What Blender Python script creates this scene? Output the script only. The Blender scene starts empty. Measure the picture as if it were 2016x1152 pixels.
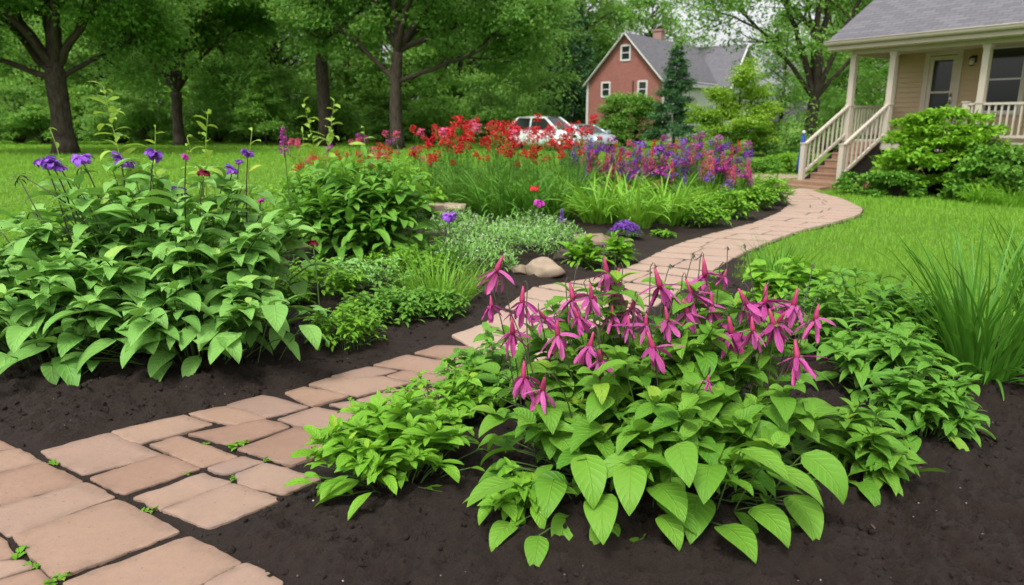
import bpy, bmesh, math, random
import numpy as np
from mathutils import Vector, Matrix
R = math.radians
PI = math.pi
sc = bpy.context.scene
COL = sc.collection

# ------------------------------------------------------------------ camera, sky, sun, exposure
CAM_H, F_PX, PITCH = 1.5, 1400.0, 13.5
cam_d = bpy.data.cameras.new('camera')
cam = bpy.data.objects.new('camera', cam_d); COL.objects.link(cam)
cam.location = (0, 0, CAM_H); cam.rotation_euler = (R(90 - PITCH), 0, 0)
cam_d.sensor_width = 36.0; cam_d.lens = F_PX / 2016 * 36
cam_d.clip_start = 0.05; cam_d.clip_end = 2000
cam_d.dof.use_dof = True; cam_d.dof.focus_distance = 3.3; cam_d.dof.aperture_fstop = 2.8
sc.camera = cam

SUN_EL, SUN_AZ = 58.0, 205.0       # azimuth the light comes from, clockwise from +Y
W = bpy.data.worlds.new('World'); sc.world = W; W.use_nodes = True
nt = W.node_tree; nt.nodes.clear()
o = nt.nodes.new('ShaderNodeOutputWorld'); bg = nt.nodes.new('ShaderNodeBackground')
sky = nt.nodes.new('ShaderNodeTexSky'); sky.sky_type = 'NISHITA'; sky.sun_disc = False
sky.sun_elevation = R(SUN_EL); sky.sun_rotation = R(SUN_AZ); sky.dust_density = 4.0; sky.air_density = 1.0
hs = nt.nodes.new('ShaderNodeHueSaturation'); hs.inputs['Saturation'].default_value = 0.10
hs.inputs['Value'].default_value = 1.15
nt.links.new(sky.outputs[0], hs.inputs['Color']); nt.links.new(hs.outputs[0], bg.inputs[0])
bg.inputs[1].default_value = 0.135
nt.links.new(bg.outputs[0], o.inputs[0])
sd = bpy.data.lights.new('sun', 'SUN'); sun = bpy.data.objects.new('sun', sd); COL.objects.link(sun)
sd.energy = 1.5; sd.angle = R(14); sd.color = (1.0, 0.965, 0.9)
a = R(SUN_AZ); e = R(SUN_EL)
to_sun = Vector((math.sin(a) * math.cos(e), math.cos(a) * math.cos(e), math.sin(e)))
sun.rotation_euler = to_sun.to_track_quat('Z', 'Y').to_euler()
sc.view_settings.view_transform = 'Standard'; sc.view_settings.look = 'None'
sc.view_settings.gamma = 1.0; sc.view_settings.use_curve_mapping = False
sc.view_settings.exposure = 0.72
sc.render.engine = 'CYCLES'
cy = sc.cycles
cy.max_bounces = 6; cy.diffuse_bounces = 4; cy.glossy_bounces = 2; cy.transmission_bounces = 4
cy.transparent_max_bounces = 4; cy.caustics_reflective = False; cy.caustics_refractive = False
cy.use_denoising = True; cy.sample_clamp_indirect = 4.0

# ------------------------------------------------------------------ pixel -> ground point
cp, sp_ = math.cos(R(PITCH)), math.sin(R(PITCH))
def ray(px, py):
    u = (px - 1008) / F_PX; v = (py - 576) / F_PX
    return np.array([u, cp - v * sp_, -sp_ - v * cp])
def at(px, py, z=0.0):
    d = ray(px, py); t = (z - CAM_H) / d[2]
    return np.array([d[0] * t, d[1] * t, z])
def aty(px, py, Y):
    d = ray(px, py); t = Y / d[1]
    return np.array([d[0] * t, Y, CAM_H + d[2] * t])

# ------------------------------------------------------------------ helpers
class MB:
    """collects vertices and faces; build() links them as ONE mesh object"""
    def __init__(s): s.V = []; s.Q = []; s.T3 = []; s.U = []; s.A = []; s.n = 0; s.P = []
    def add(s, V, Q=None, T=None, uv=None, t=0.5, poly=None):
        V = np.asarray(V, float).reshape(-1, 3); k = len(V)
        if Q is not None and len(Q): s.Q.append(np.asarray(Q, int).reshape(-1, 4) + s.n)
        if T is not None and len(T): s.T3.append(np.asarray(T, int).reshape(-1, 3) + s.n)
        s.V.append(V); s.U.append(np.zeros((k, 2)) if uv is None else np.asarray(uv, float).reshape(-1, 2))
        s.A.append(np.broadcast_to(np.asarray(t, float), (k,)).copy() if np.ndim(t) == 0 else np.asarray(t, float).reshape(-1))
        s.n += k
    def mesh(s, name, mat, smooth=True):
        me = bpy.data.meshes.new(name)
        V = np.concatenate(s.V) if s.V else np.zeros((0, 3))
        Q = np.concatenate(s.Q) if s.Q else np.zeros((0, 4), int)
        T = np.concatenate(s.T3) if s.T3 else np.zeros((0, 3), int)
        me.vertices.add(len(V)); me.vertices.foreach_set('co', V.astype(np.float32).ravel())
        li = np.concatenate([Q.ravel(), T.ravel()]).astype(np.int32)
        st = np.concatenate([np.arange(len(Q)) * 4, len(Q) * 4 + np.arange(len(T)) * 3]).astype(np.int32)
        me.loops.add(len(li)); me.loops.foreach_set('vertex_index', li)
        me.polygons.add(len(st)); me.polygons.foreach_set('loop_start', st)
        me.polygons.foreach_set('use_smooth', np.full(len(st), smooth))
        uvl = me.uv_layers.new(name='UVMap'); U = np.concatenate(s.U)
        uvl.data.foreach_set('uv', U[li].astype(np.float32).ravel())
        at_ = me.attributes.new('tint', 'FLOAT', 'POINT'); at_.data.foreach_set('value', np.concatenate(s.A).astype(np.float32))
        me.update(calc_edges=True)
        if mat is not None: me.materials.append(mat)
        return me
    def build(s, name, mat, parent=None, world=False, smooth=True):
        return link(name, s.mesh(name, mat, smooth), parent, world)
def link(name, me, parent=None, world=False):
    ob = bpy.data.objects.new(name, me); COL.objects.link(ob)
    if parent is not None:
        ob.parent = parent
        if world:
            p = Vector((0, 0, 0)); q = parent
            while q is not None: p += q.location; q = q.parent
            ob.location = -p
    return ob
def tag(ob, label=None, cat=None, group=None, kind=None):
    if label: ob['label'] = label
    if cat: ob['category'] = cat
    if group: ob['group'] = group
    if kind: ob['kind'] = kind
    return ob
def thing(name, label, cat, loc=(0, 0, 0), rz=0.0, group=None):
    ob = bpy.data.objects.new(name, None); COL.objects.link(ob)
    ob.location = [float(c) for c in loc]; ob.rotation_euler = (0, 0, rz); ob.empty_display_size = 0.1
    return tag(ob, label, cat, group)
def dup(root, loc, rz=0.0, scale=1.0, label=None):
    r = root.copy(); COL.objects.link(r); r.location = [float(c) for c in loc]; r.rotation_euler = (0, 0, rz)
    r.scale = (scale,) * 3 if np.ndim(scale) == 0 else scale
    if label: r['label'] = label
    for ch in list(root.children):
        c = ch.copy(); COL.objects.link(c); c.parent = r
        for g in ch.children:
            d = g.copy(); COL.objects.link(d); d.parent = c
    return r

def box(mb, x0, y0, z0, x1, y1, z1, t=0.5):
    V = [(x0, y0, z0), (x1, y0, z0), (x1, y1, z0), (x0, y1, z0), (x0, y0, z1), (x1, y0, z1), (x1, y1, z1), (x0, y1, z1)]
    Q = [(3, 2, 1, 0), (4, 5, 6, 7), (0, 1, 5, 4), (1, 2, 6, 5), (2, 3, 7, 6), (3, 0, 4, 7)]
    mb.add(V, Q, t=t)
def bar(mb, p, q, w, h, t=0.5, up=(0, 0, 1)):
    """rectangular bar from p to q"""
    p = Vector(p); q = Vector(q); d = (q - p).normalized(); s = d.cross(Vector(up)).normalized(); n = s.cross(d)
    V = []
    for c in (p, q):
        for (i, j) in ((-1, -1), (1, -1), (1, 1), (-1, 1)): V.append(tuple(c + s * (i * w / 2) + n * (j * h / 2)))
    mb.add(V, [(0, 1, 2, 3), (7, 6, 5, 4), (0, 4, 5, 1), (1, 5, 6, 2), (2, 6, 7, 3), (3, 7, 4, 0)], t=t)
def tube(mb, pts, rad, seg=6, t=0.5, cap=True):
    P = np.asarray(pts, float); n = len(P); r = np.broadcast_to(np.asarray(rad, float), (n,))
    D = np.gradient(P, axis=0); D /= (np.linalg.norm(D, axis=1, keepdims=True) + 1e-9)
    ref = np.array([0.0, 0.0, 1.0]) if abs(D[0][2]) < 0.9 else np.array([1.0, 0, 0])
    a_ = np.cross(D, ref); bad = np.linalg.norm(a_, axis=1) < 1e-4; a_[bad] = np.cross(D[bad], np.array([0, 1.0, 0.2]))
    a_ /= np.linalg.norm(a_, axis=1, keepdims=True)
    for i in range(1, n):
        if np.dot(a_[i], a_[i - 1]) < 0: a_[i] = -a_[i]
    b_ = np.cross(D, a_); th = np.arange(seg) * 2 * PI / seg
    V = P[:, None] + r[:, None, None] * (np.cos(th)[None, :, None] * a_[:, None] + np.sin(th)[None, :, None] * b_[:, None])
    L = np.concatenate([[0], np.cumsum(np.linalg.norm(np.diff(P, axis=0), axis=1))])
    uv = np.stack([np.broadcast_to(th / (2 * PI), (n, seg)), np.broadcast_to(L[:, None], (n, seg))], -1)
    i = np.arange(n - 1)[:, None] * seg; j = np.arange(seg)[None, :]; k = (j + 1) % seg
    Q = np.stack([i + j, i + k, i + seg + k, i + seg + j], -1).reshape(-1, 4)
    V = V.reshape(-1, 3); uv = uv.reshape(-1, 2); T = None
    if cap:
        V = np.vstack([V, P[0], P[-1]]); uv = np.vstack([uv, [0, 0], [0, L[-1]]]); b0 = n * seg; e0 = (n - 1) * seg
        jj = np.arange(seg); kk = (jj + 1) % seg
        T = np.vstack([np.stack([kk, jj, np.full(seg, b0)], -1), np.stack([e0 + jj, e0 + kk, np.full(seg, b0 + 1)], -1)])
    mb.add(V, Q, T, uv, t)
def curve(p, q, lift, n=7, side=0.0):
    """bowed line from p to q, first going up"""
    p = np.asarray(p, float); q = np.asarray(q, float); s = np.linspace(0, 1, n)[:, None]
    m = np.array([p[0] * (1 - lift) + q[0] * lift + side, p[1] * (1 - lift) + q[1] * lift, p[2] * 0.35 + q[2] * 0.65])
    return (1 - s) ** 2 * p + 2 * s * (1 - s) * m + s * s * q

# profiles along a leaf, 0..1 -> 0..1
def norm_prof(f):
    m = max(f(x) for x in np.linspace(0, 1, 101)); return lambda s: f(s) / m
OVATE = norm_prof(lambda s: (s + 0.004) ** 0.62 * np.maximum(1 - s, 0) ** 0.95 * (1 - 0.25 * s))
BROAD = norm_prof(lambda s: (s + 0.004) ** 0.5 * np.maximum(1 - s, 0) ** 0.8)
LANCE = norm_prof(lambda s: (s + 0.02) ** 0.75 * np.maximum(1 - s, 0) ** 0.8)
BLADE = norm_prof(lambda s: np.minimum(1, 0.55 + s * 1.6) * np.maximum(1 - s, 0) ** 0.55)
PETAL = norm_prof(lambda s: (s + 0.06) ** 0.9 * np.maximum(1 - s, 0) ** 0.55)
ROUND = norm_prof(lambda s: (s + 0.05) ** 0.7 * np.maximum(1.02 - s, 0) ** 0.35)
def leaves(mb, base, az, pitch, droop, L, Wd, prof, ns=3, nw=3, fold=0.25, roll=0.0, wave=0.0, t=0.5, bend=0.0, rng=None):
    base = np.asarray(base, float).reshape(-1, 3); N = len(base)
    f = lambda x: np.broadcast_to(np.asarray(x, float), (N,))
    az, pitch, droop, L, Wd, fold, roll, wave, t, bend = map(f, (az, pitch, droop, L, Wd, fold, roll, wave, t, bend))
    s = np.linspace(0, 1, ns + 1); sm = (s[1:] + s[:-1]) / 2
    ang = pitch[:, None] - droop[:, None] * s ** 1.3; angm = pitch[:, None] - droop[:, None] * sm ** 1.3
    azs = az[:, None] + bend[:, None] * s; azm = az[:, None] + bend[:, None] * sm
    st = np.stack([np.cos(angm) * np.cos(azm), np.cos(angm) * np.sin(azm), np.sin(angm)], -1) * (L / ns)[:, None, None]
    sp = base[:, None] + np.concatenate([np.zeros((N, 1, 3)), np.cumsum(st, 1)], 1)
    B = np.stack([-np.sin(azs), np.cos(azs), 0 * azs], -1)
    Nn = np.stack([-np.sin(ang) * np.cos(azs), -np.sin(ang) * np.sin(azs), np.cos(ang)], -1)
    c, si = np.cos(roll)[:, None, None], np.sin(roll)[:, None, None]
    B, Nn = B * c + Nn * si, Nn * c - B * si
    w = Wd[:, None] / 2 * prof(s)[None, :]
    u = np.linspace(-1, 1, nw)
    ph = (np.arange(N) * 2.399)[:, None, None]
    lift = np.abs(u)[None, None, :] * w[:, :, None] * fold[:, None, None]
    lift = lift + wave[:, None, None] * L[:, None, None] * np.sin(s[None, :, None] * 11 + ph + u[None, None, :] * 1.1) * np.abs(u)[None, None, :]
    V = sp[:, :, None] + B[:, :, None] * (u[None, None, :, None] * w[:, :, None, None]) + Nn[:, :, None] * lift[..., None]
    uv = np.stack(np.broadcast_arrays((u[None, None, :] + 1) / 2, s[None, :, None]), -1)
    uv = np.broadcast_to(uv, (N, ns + 1, nw, 2))
    K = (ns + 1) * nw
    i = np.arange(ns)[:, None] * nw; j = np.arange(nw - 1)[None, :]
    q = np.stack([i + j, i + j + 1, i + nw + j + 1, i + nw + j], -1).reshape(-1, 4)
    Q = (np.arange(N)[:, None, None] * K + q[None]).reshape(-1, 4)
    mb.add(V, Q, None, uv, np.repeat(t, K))

# smooth value noise in numpy
_tab = np.random.RandomState(5).rand(256, 256)
def vnoise(x, y):
    x = np.asarray(x, float); y = np.asarray(y, float)
    xi = np.floor(x).astype(int); yi = np.floor(y).astype(int); fx = x - xi; fy = y - yi
    fx = fx * fx * (3 - 2 * fx); fy = fy * fy * (3 - 2 * fy); g = lambda a, b: _tab[a % 256, b % 256]
    return (g(xi, yi) * (1 - fx) + g(xi + 1, yi) * fx) * (1 - fy) + (g(xi, yi + 1) * (1 - fx) + g(xi + 1, yi + 1) * fx) * fy
def fbm(x, y, o=4):
    r = 0; amp = 0.5
    for k in range(o): r = r + amp * (vnoise(x * 2 ** k + 17 * k, y * 2 ** k + 31 * k) - 0.5); amp *= 0.5
    return r
def inside(P, poly):
    x, y = P[:, 0], P[:, 1]; r = np.zeros(len(P), bool); n = len(poly)
    for i in range(n):
        (x1, y1), (x2, y2) = poly[i][:2], poly[(i + 1) % n][:2]
        c = (y1 > y) != (y2 > y)
        r ^= c & (x < (x2 - x1) * (y - y1) / ((y2 - y1) + 1e-12) + x1)
    return r
def edge_dist(P, poly):
    d = np.full(len(P), 1e9); n = len(poly)
    for i in range(n):
        a_ = np.asarray(poly[i][:2]); b_ = np.asarray(poly[(i + 1) % n][:2]); ab = b_ - a_
        t = np.clip(((P[:, :2] - a_) @ ab) / (ab @ ab + 1e-12), 0, 1)
        d = np.minimum(d, np.linalg.norm(P[:, :2] - a_ - t[:, None] * ab, axis=1))
    return d

# ------------------------------------------------------------------ materials
class NT:
    def __init__(s, name):
        s.m = bpy.data.materials.new(name); s.m.use_nodes = True; s.t = s.m.node_tree; s.t.nodes.clear()
        s.out = s.n('ShaderNodeOutputMaterial')
    def n(s, typ, **kw):
        nd = s.t.nodes.new(typ)
        for k, v in kw.items(): setattr(nd, k, v)
        return nd
    def put(s, sock, v):
        if hasattr(v, 'is_output') or isinstance(v, bpy.types.NodeSocket): s.t.links.new(v, sock)
        elif isinstance(v, (tuple, list)) and len(v) == 3 and sock.type == 'RGBA': sock.default_value = (*v, 1)
        else: sock.default_value = v
    def math(s, op, a_, b_=0.0, c_=None):
        nd = s.n('ShaderNodeMath', operation=op); s.put(nd.inputs[0], a_); s.put(nd.inputs[1], b_)
        if c_ is not None: s.put(nd.inputs[2], c_)
        return nd.outputs[0]
    def mix(s, fac, a_, b_, blend='MIX'):
        nd = s.n('ShaderNodeMix', data_type='RGBA', blend_type=blend)
        s.put(nd.inputs[0], fac); s.put(nd.inputs[6], a_); s.put(nd.inputs[7], b_); return nd.outputs[2]
    def noise(s, scale, detail=4, rough=0.55, vec=None, color=False):
        nd = s.n('ShaderNodeTexNoise'); nd.inputs['Scale'].default_value = scale
        nd.inputs['Detail'].default_value = detail; nd.inputs['Roughness'].default_value = rough
        if vec is not None: s.put(nd.inputs['Vector'], vec)
        return nd.outputs[1 if color else 0]
    def ramp(s, fac, stops):
        nd = s.n('ShaderNodeValToRGB'); s.put(nd.inputs[0], fac); el = nd.color_ramp.elements
        while len(el) < len(stops): el.new(0.5)
        for e_, (p, c) in zip(el, stops): e_.position = p; e_.color = (*c, 1) if len(c) == 3 else c
        return nd.outputs[0]
    def bump(s, h, strength=0.3, dist=0.01, nrm=None):
        nd = s.n('ShaderNodeBump'); nd.inputs['Strength'].default_value = strength; nd.inputs['Distance'].default_value = dist
        s.put(nd.inputs['Height'], h)
        if nrm is not None: s.put(nd.inputs['Normal'], nrm)
        return nd.outputs[0]
    def bsdf(s, col, rough=0.6, spec=0.4, normal=None, **kw):
        b_ = s.n('ShaderNodeBsdfPrincipled'); s.put(b_.inputs['Base Color'], col); s.put(b_.inputs['Roughness'], rough)
        s.put(b_.inputs['Specular IOR Level'], spec)
        if normal is not None: s.put(b_.inputs['Normal'], normal)
        for k, v in kw.items(): s.put(b_.inputs[k], v)
        return b_.outputs[0]
    def done(s, sh): s.t.links.new(sh, s.out.inputs[0]); return s.m
    def pos(s): return s.n('ShaderNodeNewGeometry').outputs['Position']
    def obj(s): return s.n('ShaderNodeTexCoord').outputs['Object']
    def rnd(s): return s.n('ShaderNodeObjectInfo').outputs['Random']
    def tint(s): return s.n('ShaderNodeAttribute', attribute_name='tint').outputs['Fac']

def leaf_mat(name, c0, c1, trans=0.28, rough=0.42, veins=True, spec=0.22, tcol=None, vary=0.25, vein_n=7.0, objvar=None):
    m = NT(name); tint = m.tint()
    col = m.ramp(tint, [(0.0, c0), (0.8, c1), (0.93, c1), (1.0, (c1[0] * 1.5, c1[1] * 1.12, c1[2])) if veins else (1.0, c1)])
    nz = m.noise(9.0 if veins else 2.0, 3, 0.6, m.pos())
    col = m.mix(m.math('MULTIPLY', nz, vary * 2), col, tuple(c * 1.9 for c in c0), 'MIX') if vary else col
    if veins: col = m.mix(m.math('MULTIPLY', m.ramp(m.noise(55.0, 4, 0.7, m.pos()), [(0.68, (0, 0, 0)), (0.76, (1, 1, 1))]), 0.5), col, (0.16, 0.13, 0.03))
    if objvar: col = m.mix(m.math('MULTIPLY', m.rnd(), 0.4), col, objvar)
    nrm = None
    if veins:
        uv = m.n('ShaderNodeUVMap'); sx = m.n('ShaderNodeSeparateXYZ'); m.t.links.new(uv.outputs[0], sx.inputs[0])
        du = m.math('MULTIPLY', m.math('ABSOLUTE', m.math('SUBTRACT', sx.outputs[0], 0.5)), 2.0)
        rib = m.math('SUBTRACT', 1.0, m.math('SMOOTH_MIN', m.math('MULTIPLY', du, 14.0), 1.0, 0.2))
        rib = m.math('MAXIMUM', rib, 0.0)
        ph = m.math('SUBTRACT', m.math('MULTIPLY', sx.outputs[1], vein_n), m.math('MULTIPLY', du, 1.7))
        vn = m.math('POWER', m.math('ABSOLUTE', m.math('SINE', m.math('MULTIPLY', ph, PI))), 0.5)
        vn = m.math('SUBTRACT', 1.0, vn)
        line = m.math('MAXIMUM', rib, m.math('MULTIPLY', vn, 0.5))
        lite = tuple(min(1, c * 1.7 + 0.02) for c in c1)
        col = m.mix(m.math('MULTIPLY', line, 0.35), col, lite)
        nrm = m.bump(m.math('SUBTRACT', m.math('MULTIPLY', nz, 0.6), line), 0.6, 0.007)
    b_ = m.bsdf(col, rough, spec, nrm)
    tr = m.n('ShaderNodeBsdfTranslucent')
    tc = m.mix(0.6, col, tcol or tuple(min(1, c * k) for c, k in zip(c1, (1.7, 1.6, 1.0))))
    m.put(tr.inputs[0], tc)
    if nrm is not None: m.put(tr.inputs['Normal'], nrm)
    mx = m.n('ShaderNodeMixShader'); mx.inputs[0].default_value = trans
    m.t.links.new(b_, mx.inputs[1]); m.t.links.new(tr.outputs[0], mx.inputs[2])
    return m.done(mx.outputs[0])
def plain(name, c, rough=0.6, spec=0.4, var=0.12, scale=6.0, bump=0.0, **kw):
    m = NT(name); nz = m.noise(scale, 4, 0.6, m.obj())
    col = m.mix(nz, tuple(x * (1 - var) for x in c), tuple(min(1, x * (1 + var)) for x in c))
    return m.done(m.bsdf(col, rough, spec, m.bump(nz, bump, 0.01) if bump else None, **kw))

M = {}
# foliage colours: c0..c1 is the natural range from leaf to leaf
M['front_leaf'] = leaf_mat('front_leaf', (0.055, 0.165, 0.012), (0.16, 0.32, 0.034), 0.24, 0.5)
M['left_leaf'] = leaf_mat('left_leaf', (0.10, 0.25, 0.045), (0.225, 0.42, 0.098), 0.22, 0.5)
M['lime_leaf'] = leaf_mat('lime_leaf', (0.10, 0.26, 0.018), (0.20, 0.40, 0.035), 0.3, 0.42)
M['mid_leaf'] = leaf_mat('mid_leaf', (0.07, 0.20, 0.02), (0.16, 0.34, 0.045), 0.28, 0.42)
M['silver_leaf'] = leaf_mat('silver_leaf', (0.12, 0.29, 0.055), (0.25, 0.44, 0.12), 0.2, 0.55, veins=False)
M['blade'] = leaf_mat('blade', (0.05, 0.16, 0.015), (0.12, 0.29, 0.035), 0.25, 0.4, veins=False)
M['bed_blade'] = leaf_mat('bed_blade', (0.07, 0.195, 0.02), (0.17, 0.34, 0.05), 0.28, 0.45, veins=False)
M['lily_blade'] = leaf_mat('lily_blade', (0.10, 0.26, 0.02), (0.22, 0.42, 0.045), 0.3, 0.42, veins=False)
M['weed_leaf'] = leaf_mat('weed_leaf', (0.16, 0.30, 0.03), (0.34, 0.48, 0.09), 0.3, 0.45)
M['tree_leaf'] = leaf_mat('tree_leaf', (0.078, 0.195, 0.036), (0.19, 0.34, 0.08), 0.46, 0.5, veins=False)
M['wood_leaf'] = leaf_mat('wood_leaf', (0.075, 0.19, 0.036), (0.195, 0.345, 0.08), 0.46, 0.55, veins=False)
M['bright_tree_leaf'] = leaf_mat('bright_tree_leaf', (0.14, 0.28, 0.022), (0.28, 0.42, 0.055), 0.35, 0.5, veins=False)
M['pale_tree_leaf'] = leaf_mat('pale_tree_leaf', (0.085, 0.21, 0.03), (0.20, 0.36, 0.07), 0.35, 0.5, veins=False)
M['conifer_leaf'] = leaf_mat('conifer_leaf', (0.04, 0.125, 0.045), (0.10, 0.21, 0.075), 0.12, 0.6, veins=False)
M['bush_leaf'] = leaf_mat('bush_leaf', (0.10, 0.26, 0.015), (0.24, 0.43, 0.035), 0.3, 0.45, veins=False)
M['grass'] = leaf_mat('grass', (0.105, 0.25, 0.018), (0.22, 0.40, 0.045), 0.3, 0.55, veins=False, spec=.15)
M['stem'] = plain('stem', (0.07, 0.13, 0.03), 0.55)
M['dark_stem'] = plain('dark_stem', (0.055, 0.05, 0.03), 0.55, var=0.3)
M['pink'] = leaf_mat('pink', (0.22, 0.008, 0.11), (0.54, 0.085, 0.35), 0.28, 0.5, spec=0.2, tcol=(0.7, 0.1, 0.4), vary=0.1, vein_n=2.0, objvar=(0.74, 0.22, 0.50))
M['red_spur'] = plain('red_spur', (0.36, 0.03, 0.11), 0.5, var=0.4, scale=60)
M['violet'] = leaf_mat('violet', (0.15, 0.04, 0.38), (0.37, 0.13, 0.62), 0.25, 0.5, veins=False, spec=0.2, tcol=(0.4, 0.15, 0.7), vary=0.1)
M['maroon'] = leaf_mat('maroon', (0.11, 0.008, 0.02), (0.26, 0.02, 0.05), 0.15, 0.5, veins=False, spec=0.2, tcol=(0.3, 0.03, 0.06), vary=0.1)
M['magenta'] = leaf_mat('magenta', (0.32, 0.02, 0.26), (0.58, 0.07, 0.45), 0.25, 0.5, veins=False, spec=0.2, tcol=(0.6, 0.1, 0.5), vary=0.1)
M['red'] = leaf_mat('red', (0.44, 0.006, 0.022), (0.70, 0.035, 0.05), 0.25, 0.5, veins=False, spec=0.2, tcol=(0.7, 0.04, 0.05), vary=0.1)
M['rose'] = leaf_mat('rose', (0.48, 0.04, 0.12), (0.72, 0.16, 0.28), 0.25, 0.5, veins=False, spec=0.2, tcol=(0.8, 0.2, 0.3), vary=0.1)
M['white_petal'] = leaf_mat('white_petal', (0.5, 0.55, 0.45), (0.75, 0.78, 0.72), 0.2, 0.5, veins=False, spec=0.2, tcol=(0.8, 0.8, 0.7), vary=0.0)
M['brown_dry'] = plain('brown_dry', (0.10, 0.055, 0.045), 0.8, var=0.4, scale=40)

def mk_bark():
    m = NT('bark'); uv = m.n('ShaderNodeUVMap'); mp = m.n('ShaderNodeMapping'); m.t.links.new(uv.outputs[0], mp.inputs[0])
    mp.inputs['Scale'].default_value = (9, 1.1, 1); nz = m.noise(2.2, 6, 0.65, mp.outputs[0])
    col = m.ramp(nz, [(0.3, (0.018, 0.014, 0.011)), (0.7, (0.085, 0.066, 0.05))])
    return m.done(m.bsdf(col, 0.9, 0.15, m.bump(nz, 0.9, 0.06)))
M['bark'] = mk_bark()
def mk_stone(name='path_stone', pale=0.0):
    m = NT(name); p = m.pos(); n1 = m.noise(3.0, 5, 0.6, p); n2 = m.noise(38.0, 5, 0.7, p); n3 = m.noise(130.0, 2, 0.5, p)
    col = m.mix(n1, (0.205, 0.125, 0.088), (0.37, 0.245, 0.18))
    col = m.mix(m.math('MULTIPLY', m.ramp(n2, [(0.4, (0, 0, 0)), (0.7, (1, 1, 1))]), 0.6), col, (0.19, 0.127, 0.098))
    col = m.mix(0.5, col, m.ramp(m.rnd(), [(0.0, (0.23, 0.135, 0.095)), (0.35, (0.29, 0.18, 0.125)), (0.65, (0.33, 0.23, 0.17)), (1.0, (0.255, 0.175, 0.145))]))
    n4 = m.noise(75.0, 2, 0.5, p); pit = m.ramp(n4, [(0.24, (1, 1, 1)), (0.31, (0, 0, 0))])
    col = m.mix(m.math('MULTIPLY', pit, 0.6), col, (0.07, 0.045, 0.035))
    dirt = m.math('MULTIPLY', m.math('SUBTRACT', 1.0, m.tint()), m.ramp(m.noise(9.0, 5, 0.7, p), [(0.35, (0, 0, 0)), (0.65, (1, 1, 1))]))
    col = m.mix(m.math('MULTIPLY', dirt, 0.6), col, (0.10, 0.068, 0.05))
    st = m.ramp(m.noise(1.3, 6, 0.7, p), [(0.55, (0, 0, 0)), (0.75, (1, 1, 1))])
    col = m.mix(m.math('MULTIPLY', st, 0.55), col, (0.24, 0.185, 0.165))
    if pale: col = m.mix(pale, col, (0.46, 0.345, 0.275))
    h = m.math('ADD', m.math('MULTIPLY', n2, 0.6), m.math('MULTIPLY', n3, 0.25))
    h = m.math('SUBTRACT', h, m.math('MULTIPLY', pit, 0.6))
    return m.done(m.bsdf(col, m.ramp(n1, [(0.3, (0.6,) * 3), (0.7, (0.85,) * 3)]), 0.3, m.bump(h, 0.45, 0.006)))
M['stone'] = mk_stone(); M['pale_stone'] = mk_stone('pale_path_stone', 0.5)
def mk_soil():
    m = NT('soil'); p = m.pos(); n1 = m.noise(7.0, 8, 0.75, p); n2 = m.noise(60.0, 5, 0.75, p); n3 = m.noise(220.0, 3, 0.6, p)
    col = m.mix(n1, (0.015, 0.0088, 0.0065), (0.056, 0.036, 0.027))
    col = m.mix(m.math('MULTIPLY', n2, 0.7), col, (0.026, 0.0165, 0.0128))
    fl = m.ramp(n3, [(0.66, (0, 0, 0)), (0.74, (1, 1, 1))]); col = m.mix(m.math('MULTIPLY', fl, 0.5), col, (0.05, 0.037, 0.03))
    rg = m.ramp(m.noise(1.6, 4, 0.6, p), [(0.38, (0.5,) * 3), (0.6, (0.9,) * 3)])
    h = m.math('ADD', m.math('MULTIPLY', n2, 1.0), m.math('MULTIPLY', n3, 0.4))
    return m.done(m.bsdf(col, rg, 0.3, m.bump(h, 1.0, 0.03)))
M['soil'] = mk_soil()
def mk_lawn():
    m = NT('lawn_ground'); p = m.pos()
    n1 = m.noise(0.35, 4, 0.6, p); n2 = m.noise(3.0, 5, 0.7, p); n3 = m.noise(45.0, 4, 0.7, p)
    col = m.mix(n1, (0.085, 0.185, 0.018), (0.17, 0.30, 0.038)); col = m.mix(m.math('MULTIPLY', n2, 0.6), col, (0.10, 0.21, 0.02))
    col = m.mix(m.math('MULTIPLY', n3, 0.5), col, (0.06, 0.13, 0.012))
    return m.done(m.bsdf(col, 0.8, 0.15, m.bump(m.math('ADD', n3, n2), 0.7, 0.05)))
M['lawn'] = mk_lawn()
def mk_shingle():
    m = NT('shingle'); tc = m.n('ShaderNodeUVMap'); br = m.n('ShaderNodeTexBrick'); m.t.links.new(tc.outputs[0], br.inputs[0])
    br.inputs['Scale'].default_value = 1.0; br.inputs['Brick Width'].default_value = 0.32; br.inputs['Row Height'].default_value = 0.14
    br.inputs['Mortar Size'].default_value = 0.008; br.inputs['Bias'].default_value = 0.0
    br.inputs[1].default_value = (0.105, 0.102, 0.115, 1); br.inputs[2].default_value = (0.165, 0.16, 0.175, 1); br.inputs[3].default_value = (0.05, 0.05, 0.055, 1)
    nz = m.noise(14.0, 5, 0.7, tc.outputs[0]); col = m.mix(m.math('MULTIPLY', nz, 0.7), br.outputs[0], (0.14, 0.135, 0.15))
    return m.done(m.bsdf(col, 0.9, 0.2, m.bump(br.outputs[1], -0.5, 0.02)))
M['shingle'] = mk_shingle()
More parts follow.
